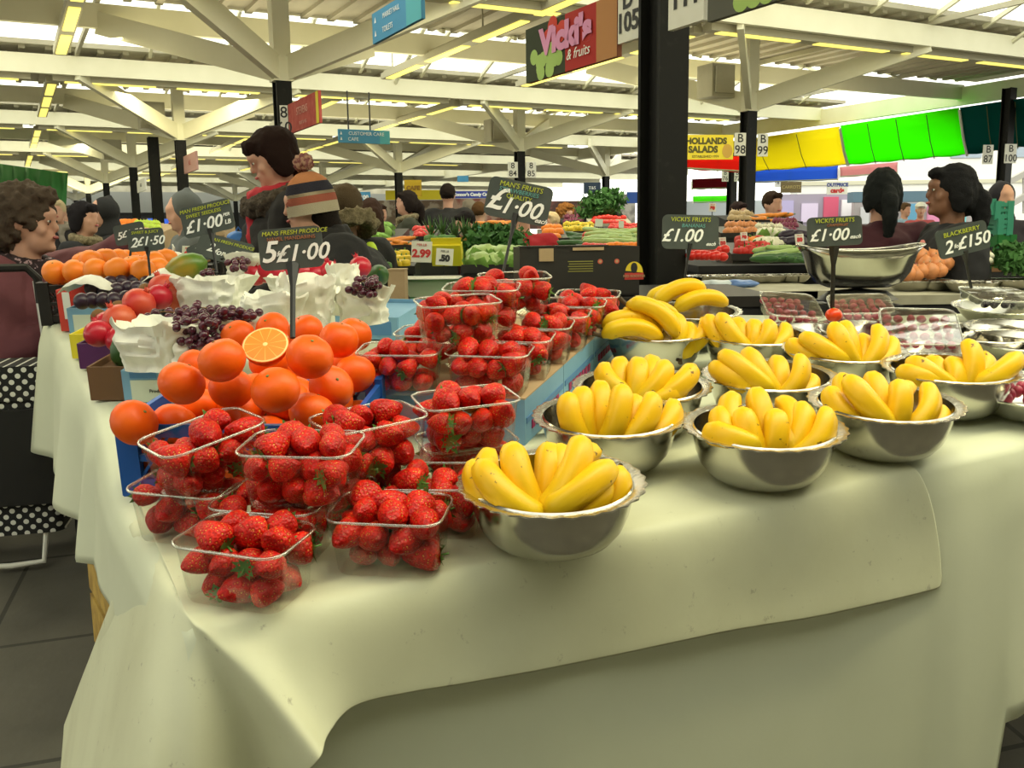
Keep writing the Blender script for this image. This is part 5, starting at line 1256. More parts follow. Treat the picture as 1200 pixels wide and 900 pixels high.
    for sd in (-1, 1):
        an = V((sd*.10*s, pel.y+.03, .09)); MB().cap(an+V((0, .03, -.040)), .047*s, an+V((0, -.15, -.048)), .040*s, 10).build('shoe', M['black'], t, 0)
    # hair
    hc = solid('hair_%03d_%03d' % (int(hairc[0]*999), int(hairc[2]*999)), hairc, .85, spec=.15, bump=(180, .8, .004))
    h = MB(); X4 = lambda x, y, z: hm @ Matrix.Translation((x*s, y*s, z*s))
    if hair in ('short', 'bob', 'pony', 'long', 'curly'):
        if hair == 'curly':
            h.ell((0, 0, 0), (.115*s, .118*s, .105*s), 18, 12, X4(0, .035, .045)); h.ell((0, 0, 0), (.10*s, .085*s, .09*s), 14, 10, X4(0, .07, -.03)); h.ell((0, 0, 0), (.07*s, .04*s, .035*s), 12, 8, X4(0, -.055, .095))
            remesh(h, 'hair', hc, .010, 1, t, (.020, 34))
        else:
            h.ell((0, 0, 0), (.086*s, .100*s, .096*s), 18, 12, X4(0, .022, .034)); h.ell((0, 0, 0), (.06*s, .03*s, .028*s), 12, 8, X4(0, -.066, .082))
            if hair != 'short':
                for sd in (-1, 1): h.ell((0, 0, 0), (.026*s, .055*s, .085*s), 12, 9, X4(sd*.072, .025, -.02))
                h.ell((0, 0, 0), (.07*s, .05*s, .10*s), 12, 9, X4(0, .075, -.02))
            if hair == 'bob': h.ell((0, 0, 0), (.092*s, .104*s, .088*s), 16, 10, X4(0, .03, .035)); h.ell((0, 0, 0), (.05*s, .022*s, .035*s), 10, 8, X4(.0, -.078, .065))
            if hair == 'pony': h.chain([(hp(0, .10, .02), .032*s), (hp(0, .145, -.04), .042*s), (hp(0, .15, -.14), .038*s), (hp(0, .13, -.25), .018*s)], 10)
            if hair == 'long': h.chain([(hp(0, .08, .0), .075*s), (hp(0, .095, -.12), .085*s), (hp(0, .10, -.24), .06*s)], 12)
            remesh(h, 'hair', hc, .010 if near else .014, 2, t, (.006, 40))
    elif hair == 'hood':
        h.ell((0, 0, 0), (.096*s, .108*s, .112*s), 18, 12, X4(0, .035, .018)); h.cap(hp(0, .05, .06), .06*s, hp(0, .075, .12), .025*s, 12); h.cap(hp(0, .05, -.08), .09*s, hp(0, .05, -.16), .12*s, 14)
        remesh(h, 'hood', cm, .014, 2, t)
    elif hair == 'hat':
        h.ell((0, 0, 0), (.082*s, .075*s, .075*s), 14, 10, X4(0, .042, -.035)); h.ell((0, 0, 0), (.07*s, .06*s, .07*s), 14, 10, X4(0, .06, -.10)); remesh(h, 'hair', hc, .012, 2, t)
        # knitted hat with stripes
        def knit(name, z0, z1, col, rr=1.0):
            prof = []; K = 8
            for k in range(K+1):
                z = z0+(z1-z0)*k/K; q = min(1, max(0, (z-(-.02))/.135)); r = .094*(1-q**3.0)**.55 if q < 1 else .004
                r = max(r, .012)*rr+.0022*sin(k*3.1); prof.append((r*s, (z*1.28-.012)*s))
            MB().lathe(prof, 48, hm @ Matrix.Translation((0, .012*s, .0)) @ Matrix.Diagonal((1, 1.12, 1, 1)), wob=lambda k, a: .0022*s*(sin(a*22+k*3.1))).build(name, solid('knit_%d' % int(col[0]*999), col, .95, bump=(220, 1, .004)), t, 0)
        for z0, z1, cc in ((-.022, .012, (.46, .40, .28)), (.012, .036, (.36, .10, .06)), (.036, .046, (.45, .36, .24)), (.046, .078, (.02, .018, .03)), (.078, .112, (.50, .20, .08))): knit('hat_band', z0, z1, cc, 1.02)
        pm = MB().ell((0, 0, 0), (.040*s, .040*s, .036*s), 20, 14, X4(0, .012, .168)); remesh(pm, 'pompom', solid('pom_mix', (.22, .07, .07), .95, noise_=(60, (.5, .3, .2), .45, .6), bump=(200, 1, .006)), .007, 0, t, (.016, 60))
    elif hair == 'cap':
        h.ell((0, 0, 0), (.09*s, .11*s, .075*s), 16, 10, X4(0, .01, .055)); h.ell((0, 0, 0), (.07*s, .08*s, .012*s), 14, 6, X4(0, -.09, .055)); remesh(h, 'cap', M['white'], .012, 2, t)
    if scarf:
        for q, (cc, r, dz) in enumerate(scarf):
            m = MB(); pts_ = []
            for k in range(20): a = 2*pi*k/20; pts_.append(V((.085*s*cos(a)*(1+.1*q), neckb.y-.01+.085*s*sin(a)*(1+.1*q), neckb.z+dz*s+.02*s+.018*sin(a)*s*(1)))); 
            m.tube(pts_, r*s, 10, closed=True); m.cap(V((.02*s, neckb.y-.10*s, neckb.z+dz*s)), r*s*.9, V((.05*s, neckb.y-.13*s, neckb.z+dz*s-.2*s)), r*s*.7, 8)
            remesh(m, 'scarf', cc, .012, 1, t, (.01, 25))
    if extra: extra(t, hp, H, s, chest, pel, A)
    return t
M['scarf_print'] = mat('printed_scarf', (.02, .008, .012), .8, noise_=(48, (.42, .28, .30), .56, .62))
M['scarf_red'] = mat('red_scarf', (.42, .015, .03), .85); M['scarf_teal'] = mat('teal_scarf', (.02, .34, .42), .85)
M['fur'] = mat('fur_trim', (.035, .024, .016), .95, noise_=(50, (.10, .075, .05), .4, .7), bump=(90, 1, .01))
M['fur_pale'] = mat('pale_fur_trim', (.16, .13, .07), .95, noise_=(50, (.32, .26, .15), .4, .7), bump=(90, 1, .01))
person('curly-haired woman in a mauve coat reaching over the far oranges', 34, 260, 3.75, 82, .14, (.16, .048, .060), (.008, .008, .010), 'skin', 'curly', (.085, .062, .045), True,
       [((-.30, -.02, -.52), (-.20, -.20, -.42)), ((.16, -.18, -.20), (.02, -.42, -.075))], 12, 4, 1.08, .80, [(M['scarf_print'], .050, -.02)], None, 1.55)
def ex2(t, hp, H, s, chest, pel, A):
    m = MB(); pts_ = [V((.15*cos(a)*s, .04+.13*sin(a)*s, H-.17*s+.05*sin(a)*s)) for a in [2*pi*k/20 for k in range(20)]]; m.tube(pts_, .052*s, 10, closed=True); remesh(m, 'fur_collar', M['fur'], .012, 1, t, (.02, 30))
    m = MB().ell((0, chest.y-.10, chest.z+.02), (.10*s, .05*s, .18*s), 14, 10); remesh(m, 'purple_jumper', solid('purple_knit', (.06, .035, .13), .9), .012, 2, t)
    MB().box((0, 0, 0), (.055, .004, .09), Matrix.Translation(A[0][2]+V((-.02, -.10, .02))) @ Matrix.Rotation(.3, 4, 'Y')).build('leaflet', M['white'], t, 20)
person('dark-haired woman in a black fur-collared coat with red and teal scarves', 318, 185, 4.35, -62, .05, (.012, .010, .010), (.01, .01, .012), 'skin', 'bob', (.018, .008, .006), True,
       [((-.10, -.10, -.48), (.0, -.36, -.46)), ((.22, -.02, -.5), (.12, -.26, -.55))], -8, 24, 1.08, .85, [(M['scarf_red'], .040, .0), (M['scarf_teal'], .034, -.05)], ex2, 1.15)
person('person in a striped bobble hat and black coat bending over the stall', 362, 240, 4.0, -66, .32, (.010, .010, .011), (.01, .01, .012), 'skin', 'hat', (.012, .008, .006), True,
       [((-.18, -.02, -.36), (-.10, -.30, -.42)), ((.24, .0, -.36), (.16, -.28, -.46))], -6, 9, 1.04, .85, [(solid('black_scarf', (.012, .011, .011), .9), .055, .0)], None, 1.6)
def ex3(t, hp, H, s, chest, pel, A):
    m = MB().chain([(V((-.06, chest.y+.13, chest.z+.17)), .03), (V((-.10, chest.y+.16, chest.z)), .03), (V((-.10, chest.y+.15, chest.z-.15)), .03)]); remesh(m, 'reflective_band', solid('hi_vis', (.62, .85, .05), .6), .012, 2, t)
    m = MB(); pts_ = [V((.12*cos(a)*s, .02+.12*sin(a)*s, H-.10*s+.06*sin(a)*s)) for a in [2*pi*k/20 for k in range(20)]]; m.tube(pts_, .045*s, 10, closed=True); remesh(m, 'fur_hood', M['fur_pale'], .014, 1, t, (.02, 30))
person('person in a fur-hooded dark coat with a yellow-green reflective band', 402, 245, 4.7, -140, .05, (.012, .012, .012), hair='short', hairc=(.10, .07, .04), extra=ex3, bulk=1.25)
def ex4(t, hp, H, s, chest, pel, A):
    MB().box((0, 0, 0), (.11, .012, .14), Matrix.Translation(V((-.20, chest.y-.06, chest.z-.02))) @ Matrix.Rotation(.4, 4, 'Z')).build('pale_patch', solid('patch_grey', (.30, .33, .32), .7), t, 20)
person('person in a dark grey jacket with a pointed grey hood up', 213, 248, 6.0, -60, .08, (.10, .11, .11), (.01, .01, .012), 'skin', 'hood', extra=ex4, bulk=1.25, headpitch=14)
person('pale-haired shopper in a black coat with a red bag strap on the far left', 67, 248, 9.5, 20, 0, (.014, .012, .014), hair='short', hairc=(.55, .45, .27), scarf=[(solid('grey_scarf', (.25, .22, .18)), .04, 0)])
person('shopper in a red jacket behind the pale-haired one', 82, 254, 10.5, 30, 0, (.35, .015, .03), hair='short', hairc=(.03, .02, .015))
person('dark-haired shopper in black with a fur collar, left of a pair', 100, 256, 6.8, 75, .02, (.010, .010, .012), hair='bob', hairc=(.012, .010, .012), scarf=[(M['fur_pale'], .035, 0)])
person('shopper in black with the hood up, right of a pair', 119, 250, 7.2, -40, .02, (.010, .010, .010), hair='hood')
person('woman in an olive coat with a pale furry hood seen in profile', 476, 238, 9.4, -80, .02, (.035, .038, .022), hair='pony', hairc=(.018, .012, .010), scarf=[(M['fur_pale'], .035, 0)], bulk=1.2)
person('tall man in black seen from behind in the middle distance', 525, 229, 10.5, 175, 0, (.010, .010, .011), hair='short', hairc=(.015, .010, .008), bulk=1.45, s=1.05)
person('small dark-haired child in front of the tall man', 545, 262, 8.4, -60, .05, (.012, .012, .016), hair='short', hairc=(.015, .012, .012), s=.92, headpitch=15)
person('grey-haired man in a grey jacket beside the tall man', 549, 245, 11.8, -150, 0, (.12, .13, .14), hair='short', hairc=(.25, .22, .18))
person('shopper in a mint green top partly hidden by the chalkboard', 562, 249, 11, 160, 0, (.10, .45, .32), hair='short', hairc=(.10, .05, .02))
person('brown long-haired shopper in dark clothes behind the reflective band', 434, 252, 7.0, -160, .02, (.020, .014, .012), hair='long', hairc=(.045, .022, .014))
person('shopper far off between the brown-haired and the olive-coated ones', 447, 250, 13, 30, 0, (.02, .02, .022), hair='short', hairc=(.04, .02, .015))
def ex5(t, hp, H, s, chest, pel, A): MB().box((.02, chest.y+.17, chest.z-.06), (.22, .06, .12)).build('black_bag', M['black'], t, 20)
person('person in a bright red jacket with a black bag, under the big chalkboard', 612, 249, 6.6, 185, .04, (.42, .010, .02), hair='short', hairc=(.02, .015, .012), extra=ex5, bulk=1.2)
person('pale blond shopper left of the ginger-haired one', 645, 262, 10, -40, 0, (.25, .05, .05), hair='short', hairc=(.60, .45, .25))
person('ginger-haired shopper in black in the centre distance', 664, 252, 11.5, 30, 0, (.015, .014, .016), hair='curly', hairc=(.36, .15, .04))
person('dark-haired trader in brown fur behind the right vegetable stall', 906, 240, 8.5, 20, .03, (.075, .030, .018), hair='short', hairc=(.035, .018, .010))
person('shopper with dark hair low behind the B 98 column', 866, 250, 10, 30, 0, (.03, .02, .02), hair='short', hairc=(.02, .01, .01))
person('woman with a dark ponytail and maroon coat seen from behind', 1033, 226, 4.9, 176, .03, (.055, .010, .018), hair='pony', hairc=(.012, .014, .014), bulk=1.15, near=True, s=1.02)
def ex6(t, hp, H, s, chest, pel, A):
    m = MB().chain([(V((.04, chest.y-.14, chest.z+.13)), .018), (V((.02, chest.y-.16, chest.z-.05)), .016)]); remesh(m, 'pink_collar', solid('collar_pink', (.70, .25, .22)), .012, 1, t)
person('dark-skinned woman in a black coat with ponytail, in profile at the right', 1113, 224, 4.5, -95, .03, (.012, .012, .014), skin='skin_dark', hair='pony', hairc=(.010, .010, .011), bulk=1.25, near=True, s=1.04, extra=ex6)
person('small person in a dark purple hood at the right edge behind green crates', 1176, 232, 6.8, 0, .02, (.014, .012, .020), hair='hood', s=.95)
person('street shopper in a white cap between the two women at the right', 1079, 246, 15, -20, 0, (.45, .08, .09), hair='cap')
person('street shopper in a pale blue top beyond the maroon coat', 1061, 246, 16, 20, 0, (.25, .38, .5), hair='short', hairc=(.1, .06, .03))
# ------------------------------------------------------------------ shopping trolley
fx = atd(60, 600, 3.40); gz = ground(fx.y)
t = thing('shopping_trolley', 'black shopping trolley with white polka dots at the left edge', 'trolley', WM(V((fx.x-.13, fx.y, gz)), .25))
dots = mat('polka_dots', (.012, .012, .012), .8); nd, lk, b = nodes(dots)
tc = nd.new('ShaderNodeTexCoord'); mp = nd.new('ShaderNodeMapping'); mp.inputs['Rotation'].default_value = (0, pi/4, 0); mp.inputs['Scale'].default_value = (1, .001, 1)
sx_ = nd.new('ShaderNodeVectorMath'); sx_.operation = 'SCALE'; sx_.inputs['Scale'].default_value = 34
fr = nd.new('ShaderNodeVectorMath'); fr.operation = 'FRACTION'; sb_ = nd.new('ShaderNodeVectorMath'); sb_.operation = 'SUBTRACT'; sb_.inputs[1].default_value = (.5, .0, .5)
ml = nd.new('ShaderNodeVectorMath'); ml.operation = 'MULTIPLY'; ml.inputs[1].default_value = (1, 0, 1); ln = nd.new('ShaderNodeVectorMath'); ln.operation = 'LENGTH'
cr = nd.new('ShaderNodeValToRGB'); cr.color_ramp.interpolation = 'CONSTANT'; cr.color_ramp.elements[0].color = (.75, .75, .68, 1); cr.color_ramp.elements[1].color = (.010, .010, .010, 1); cr.color_ramp.elements[1].position = .30
lk.new(tc.outputs['Object'], mp.inputs[0]); lk.new(mp.outputs[0], sx_.inputs[0]); lk.new(sx_.outputs[0], fr.inputs[0]); lk.new(fr.outputs[0], sb_.inputs[0]); lk.new(sb_.outputs[0], ml.inputs[0]); lk.new(ml.outputs[0], ln.inputs[0]); lk.new(ln.outputs['Value'], cr.inputs[0]); lk.new(cr.outputs[0], b.inputs['Base Color'])
MB().prism(rrect(.36, .24, .04), .12, .62).build('bag', dots, t, 30)
MB().prism(rrect(.38, .26, .05), .60, .72).build('flap', dots, t, 30)
MB().box((.05, -.13, .40), (.36, .02, .34)).build('front_pocket', M['black'], t, 20)
m = MB(); 
for sd in (-1, 1): m.tube([(sd*.13, .13, .06), (sd*.13, .14, .6), (sd*.11, .13, 1.0)], .011, 8)
m.build('frame', M['steel_dull'], t)
MB().tube([(-.12, .13, .92), (-.12, .12, 1.01), (-.09, .10, 1.05), (.09, .10, 1.05), (.12, .12, 1.01), (.12, .13, .92)], .016, 8).build('handle', M['black'], t)
MB().tube([(-.12, -.10, .12), (-.11, -.13, .02), (.0, -.13, .012), (.11, -.13, .02), (.12, -.10, .12)], .010, 8).build('front_stand', M['white'], t)
for sd in (-1, 1):
    w_ = MB().lathe([(.0, -.012), (.055, -.014), (.06, -.016), (.078, -.016), (.085, 0), (.078, .016), (.06, .016), (.055, .014), (0, .012)], 24, Matrix.Translation((sd*.20, .13, .085)) @ Matrix.Rotation(pi/2, 4, 'Y')).build('wheel', solid('tyre', (.03, .03, .03), .7), t, 40)
    MB().lathe([(.0, -.018), (.05, -.016), (.05, .016), (0, .018)], 16, Matrix.Translation((sd*.20, .13, .085)) @ Matrix.Rotation(pi/2, 4, 'Y')).build('hub', solid('hub_grey', (.10, .10, .10), .6), w_, 40)
# ------------------------------------------------------------------ neighbouring stalls
for n_, c_ in (('cabbage', (.42, .58, .20)), ('lettuce', (.22, .42, .07)), ('yellow_pepper', (.85, .60, .02)), ('red_pepper', (.62, .02, .012)), ('orange_pepper', (.88, .28, .02)), ('green_pepper', (.08, .22, .03)), ('onion', (.68, .26, .09)), ('purple_onion', (.20, .02, .07)), ('potato', (.50, .36, .18)), ('leek', (.35, .50, .16)), ('cucumber', (.03, .11, .02)), ('cauliflower', (.75, .74, .58)), ('carrot', (.85, .28, .03)), ('white_onion', (.78, .76, .58)), ('herb', (.05, .16, .03)), ('aubergine', (.02, .008, .03)), ('lime_fruit', (.50, .68, .05))):
    M[n_] = mat(n_+'_skin', c_, .45 if n_ not in ('herb', 'lettuce', 'cauliflower') else .8, noise_=(16, tuple(v*.6 for v in c_), .45, .75))
def veg_proto(kind):
    t = thing(kind, kind, kind.replace('_', ' ')); m = MB()
    if kind in ('cabbage', 'lettuce', 'cauliflower'):
        m.ell((0, 0, 0), (.075, .075, .062), 18, 12)
        for i, v in enumerate(m.v): v_ = v.copy(); m.v[i] = v*(1+.16*noise.noise(v_*34)+(.10*abs(noise.noise(v_*60)) if kind != 'cabbage' else 0))
        m.build('head', M[kind], t, 0)
        l = MB()
        for k in range(5):
            a = 2*pi*k/5; d = V((cos(a), sin(a), 0)); s = V((-sin(a), cos(a), 0))
            l.add([d*.05-s*.03-V((0, 0, .05)), d*.05+s*.03-V((0, 0, .05)), d*.088+s*.045, d*.088-s*.045, d*.08+V((0, 0, .042))], [(0, 1, 2, 3), (3, 2, 4)])
        l.build('outer_leaves', M['lettuce'], t, 0)
    elif kind.endswith('pepper'):
        m.lathe([(.001, -.042), (.02, -.045), (.033, -.03), (.040, .01), (.037, .032), (.022, .040), (.004, .034)], 18, wob=lambda k, a: .003*cos(3*a)); m.build('skin', M[kind], t, 0); MB().tube([(0, 0, .032), (0, .003, .055)], .005, 6).build('stem', M['calyx'], t)
    elif kind in ('cucumber', 'leek', 'carrot', 'aubergine'):
        R = {'cucumber': .022, 'leek': .018, 'carrot': .018, 'aubergine': .035}[kind]; L = .20 if kind != 'aubergine' else .13
        m.lathe([(.001, -L/2), (R*.7, -L/2+.01), (R, -L/4), (R, L/4), (R*.7, L/2-.01), (.001, L/2)], 12); m.build('skin', M[kind], t, 0); MB().tube([(0, 0, L/2-.004), (0, 0, L/2+.012)], .005, 6).build('stem', M['calyx'], t)
    elif kind == 'herb':
        r = random.Random(4)
        for k in range(120):
            a = r.random()*6.28; el = r.random()*1.3; d = V((cos(a)*cos(el), sin(a)*cos(el), sin(el)))*(.05+.07*r.random()); s = V((r.uniform(-1, 1), r.uniform(-1, 1), r.uniform(-1, 1)))*.022; q = V((r.uniform(-1, 1), r.uniform(-1, 1), r.uniform(-1, 1)))*.022
            m.add([d-s, d+q, d+s, d-q], [(0, 1, 2, 3)])
        m.build('leaves', M[kind], t, 0); MB().tube([(0, 0, -.03), (0, 0, .05)], .012, 6).build('stalks', M['calyx'], t)
    else:
        R = {'onion': .038, 'purple_onion': .035, 'potato': .035, 'white_onion': .022, 'lime_fruit': .030}.get(kind, .035)
        m.lathe([(.001, -R*.9), (R*.6, -R*.75), (R*.95, -R*.2), (R*.95, R*.25), (R*.55, R*.75), (R*.14, R*.98), (.001, R*1.15)], 14); m.build('skin', M[kind], t, 0); MB().tube([(0, 0, R*1.1), (0, 0, R*1.3)], .003, 5).build('tuft', M['kraft'], t)
    return Proto(t)
VP = {}
def veg(kind):
    if kind not in VP:
        if kind == 'tomato': VP[kind] = sphere_proto('tomato', 'tomato', 'tomato', 'tomato_far', .034, .85, seg=12)
        elif kind == 'orange': VP[kind] = foP
        else: VP[kind] = veg_proto(kind)
    return VP[kind]
M['tomato_far'] = mat('tomato_skin_far', (.68, .02, .012), .3)
def pile(kind, x0, x1, yb, yt, d0, d1, nx_, ny_, label, sc=1.0, crate_c=None, zbase=None, horiz=False, crate_label=None):
    rnd = random.Random(int(x0*7+yb)); lo = V((1e9,)*3); hi = V((-1e9,)*3)
    for j in range(ny_):
        for i in range(nx_):
            u = (i+.5+(.25 if j % 2 else -.1)+rnd.uniform(-.15, .15))/nx_; v = j/max(1, ny_-1)
            P = atd(x0+(x1-x0)*u, yb+(yt-yb)*v+rnd.uniform(-1, 1), d0+(d1-d0)*v)
            rot = Matrix.Rotation(rnd.random()*6, 4, 'Z') @ Matrix.Rotation(rnd.uniform(-.5, .5), 4, 'X')
            if horiz: rot = Matrix.Rotation(rnd.uniform(-.5, .5), 4, 'Z') @ Matrix.Rotation(pi/2+rnd.uniform(-.2, .2), 4, 'Y')
            s_ = sc*rnd.uniform(.9, 1.1)
            veg(kind).put(Matrix.Translation(P) @ rot @ Matrix.Diagonal((s_, s_, s_, 1)), label, label)
            for k in range(3): lo[k] = min(lo[k], P[k]); hi[k] = max(hi[k], P[k])
    if crate_c:
        zb = zbase if zbase is not None else lo.z-.14
        w_ = hi.x-lo.x+.10; d_ = max(.2, hi.y-lo.y+.12)
        mb = MB(); x_, y_ = (lo.x+hi.x)/2, (lo.y+hi.y)/2
        vs = [(-w_/2, -d_/2, 0), (w_/2, -d_/2, 0), (w_/2, d_/2, 0), (-w_/2, d_/2, 0), (-w_/2, -d_/2, lo.z-zb-.005), (w_/2, -d_/2, lo.z-zb-.005), (w_/2, d_/2, hi.z-zb-.005), (-w_/2, d_/2, hi.z-zb-.005)]
        t = thing('display_crate', crate_label or ('crate under the '+label), 'crate', Matrix.Translation((x_, y_, zb)))
        MB().add(vs, [(3, 2, 1, 0), (4, 5, 6, 7), (0, 1, 5, 4), (1, 2, 6, 5), (2, 3, 7, 6), (3, 0, 4, 7)]).build('crate_body', M[crate_c], t, 20)
        m = MB(); m.box((0, -d_/2-.006, lo.z-zb-.02), (w_+.02, .012, .04)); m.build('crate_lip', M[crate_c], t, 20)
def counter(label, cor, ztop, m='black', th=.04, skirt=None, name='stall_counter'):
    P = [V((*c_, ztop)) for c_ in cor]; c0 = sum(P, V())/4; g = ground(c0.y)
    t = thing(name, label, 'counter', Matrix.Translation((c0.x, c0.y, g))); n_ = len(P)
    vs = [(p.x-c0.x, p.y-c0.y, ztop-g) for p in P]+[(p.x-c0.x, p.y-c0.y, ztop-g-th) for p in P]
    MB().add(vs, [tuple(range(n_)), tuple(range(n_, 2*n_))[::-1]]+[(i, n_+i, n_+(i+1) % n_, (i+1) % n_) for i in range(n_)]).build('worktop', M[m], t, 20)
    for p in P: MB().box(((p.x-c0.x)*.93, (p.y-c0.y)*.93, (ztop-g-th)/2), (.05, .05, ztop-g-th)).build('leg', M['black'], t, 20)
    if skirt:
        vs = [((p.x-c0.x)*.985, (p.y-c0.y)*.985, ztop-g-th) for p in P]+[((p.x-c0.x)*.985, (p.y-c0.y)*.985, .05) for p in P]
        MB().add(vs, [(i, n_+i, n_+(i+1) % n_, (i+1) % n_) for i in range(n_)]).build('skirt', M[skirt], t, 20)
    return t
M['skirt_dark'] = mat('dark_skirt', (.012, .012, .014), .85); M['green_cloth'] = mat('green_ground_sheet', (.03, .16, .05), .8); M['board_pale'] = mat('pale_board', (.42, .40, .30), .7, noise_=(8, (.30, .28, .2), .4, .7))
M['white_sheet'] = mat('white_plastic_sheet', (.72, .74, .55), .35)
def quad(x0, x1, y0, y1): return [(x0, y0), (x1, y0), (x1, y1), (x0, y1)]
# left-centre stall (green sheet)
a = atd(452, 335, 4.3); b = atd(640, 330, 4.3)
counter('green-topped stall in front of the middle distance shoppers', quad(a.x-.1, b.x, 4.15, 6.4), 1.17, 'green_cloth', .03, 'skirt_dark')
a = atd(490, 343, 4.05); crate('plastic_crate', 'dark blue plastic crate under the green sheet', WM(V((a.x, 4.12, ground(4.1)+.50)), 0), .34, .18, .24, mat('dark_blue_crate', (.008, .03, .11), .5))
for (x, lab) in ((470, 'small cardboard box at the left end of the green sheet'),):
    p = atd(x-2, 352, 4.0); t = thing('cardboard_box', lab, 'box', WM(V((p.x, 3.98, p.z-.05)))); MB().box((0, 0, .07), (.07, .12, .22)).build('box_walls', M['kraft'], t, 20); MB().box((0, 0, .183), (.074, .124, .006)).build('flap', M['kraft'], t, 20)
# white trough
p = atd(498, 330, 4.35); t = thing('plastic_trough', 'pale yellowish-white plastic trough on the green sheet', 'trough', WM(V((p.x, p.y, 1.172)), -.05))
R = [ring(w_, d, .03, z, 5) for w_, d, z in ((.24, .16, 0), (.30, .22, .075), (.325, .24, .082), (.29, .20, .078), (.22, .14, .012))]; n_ = len(R[0])
MB().add([q for r_ in R for q in r_], [(k*n_+i, k*n_+(i+1) % n_, (k+1)*n_+(i+1) % n_, (k+1)*n_+i) for k in range(4) for i in range(n_)]+[tuple(range(n_))[::-1], tuple(4*n_+i for i in range(n_))]).build('trough_body', M['white_sheet'], t, 40)
MB().tube(ring(.325, .24, .035, .083, 4), .004, 6, closed=True).build('rim', M['white'], t, 40)
def card(x, y, d, wpx, hpx, txt, label, c='white', tc_='red_ink', tilt=-.25, yaw=0):
    P = atd(x, y, d); w_ = wpx*d/FPX; h = hpx*d/FPX; t = thing('price_card', label, 'price card', WM(P, yaw, tilt, random.uniform(-.08, .08)))
    MB().box((0, .002, 0), (w_, .004, h)).build('card', M[c], t, 20)
    if txt: text_mesh(txt, h*.5, M[tc_], t, 0, -h*.1, -.002, bold=.003); text_mesh('PER LB', h*.16, M[tc_], t, 0, h*.32, -.002)
    MB().tube([(0, .006, -h/2), (0, .006, -h/2-.05)], .003, 5).build('prong', M['black'], t)
card(494, 295, 4.9, 24, 25, '2.99', 'larger white card with red 2.99 on the green-topped stall'); card(521, 301, 4.7, 20, 20, '.50', 'smaller white card with dark 50 on the green-topped stall', tc_='ink')
t = thing('fruit_box', 'open yellow box leaning behind the price cards', 'box', WM(atd(523, 300, 5.2), -.15, .35)); MB().box((0, .03, 0), (.17, .06, .12)).build('box_walls', M['yellow_card'], t, 20); MB().box((0, .03, .075), (.17, .004, .04)).build('flap', M['yellow_card'], t, 20)
gl = ' on the green-topped stall'
pile('yellow_pepper', 448, 478, 311, 301, 4.9, 5.2, 5, 3, 'yellow pepper at the left end of the green-topped stall', .8, 'black_card', 1.17)
pile('green_pepper', 440, 456, 316, 309, 4.7, 4.9, 3, 2, 'green pepper at the left end of the green-topped stall', .8)
pile('cabbage', 553, 612, 308, 299, 4.5, 4.9, 6, 2, 'pale green cabbage in the row left of the black carton', .85, 'black_card', 1.17)
pile('lettuce', 424, 452, 292, 268, 6.2, 7.4, 4, 4, 'pale green lettuce between the reflective band and the olive coat', 1.0, 'black_card', 1.0)
pile('carrot', 452, 476, 286, 281, 6.0, 6.4, 6, 2, 'bunched carrot below the olive-coated woman', .8, 'black_card', 1.1, True)
pile('tomato', 487, 505, 276, 269, 7.4, 7.8, 6, 3, 'red-orange tomato heaped in front of the tall man', 1.0, 'black_card', 1.1)
pile('herb', 556, 606, 294, 282, 5.6, 6.2, 5, 2, 'dark green leafy bunch behind the pale cabbages', 1.0, 'black_card', 1.1)
pile('green_pepper', 500, 530, 288, 282, 6.0, 6.2, 6, 2, 'green pepper below the pineapples', .9, 'black_card', 1.15)
pile('carrot', 566, 600, 274, 262, 8.2, 9.0, 5, 2, 'distant carrot heap beyond the leafy bunches', 1.2, 'black_card', 1.0, True)
# pineapples
def pineapple():
    t = thing('pineapple', 'pineapple with spiky leaves in front of the tall man', 'pineapple', None, 'pineapples')
    MB().lathe([(.001, -.08), (.045, -.075), (.055, -.02), (.052, .04), (.035, .07), (.001, .078)], 16, wob=lambda k, a: .003*cos(a*8+k*1.6)).build('fruit', solid('pineapple_skin', (.40, .22, .04), .8, noise_=(40, (.15, .10, .03), .45, .6)), t, 0)
    l = MB()
    for k in range(16):
        a = k*2.4; el = .5+.9*(k/16); d = V((cos(a)*cos(el), sin(a)*cos(el), sin(el))); s = V((-sin(a), cos(a), 0))*.008; b_ = V((0, 0, .07)); e = b_+d*(.12+.04*(k/16))
        l.add([b_-s, b_+s, b_+d*.07+s, b_+d*.07-s, e], [(0, 1, 2, 3), (3, 2, 4)])
    l.build('leaves', solid('pineapple_leaf', (.08, .17, .05), .6), t, 0); return Proto(t)
pp_ = pineapple()
for x, y in ((506, 290), (519, 289), (534, 292), (545, 290), (552, 294)): pp_.put(WM(atd(x, y, 6.3)))
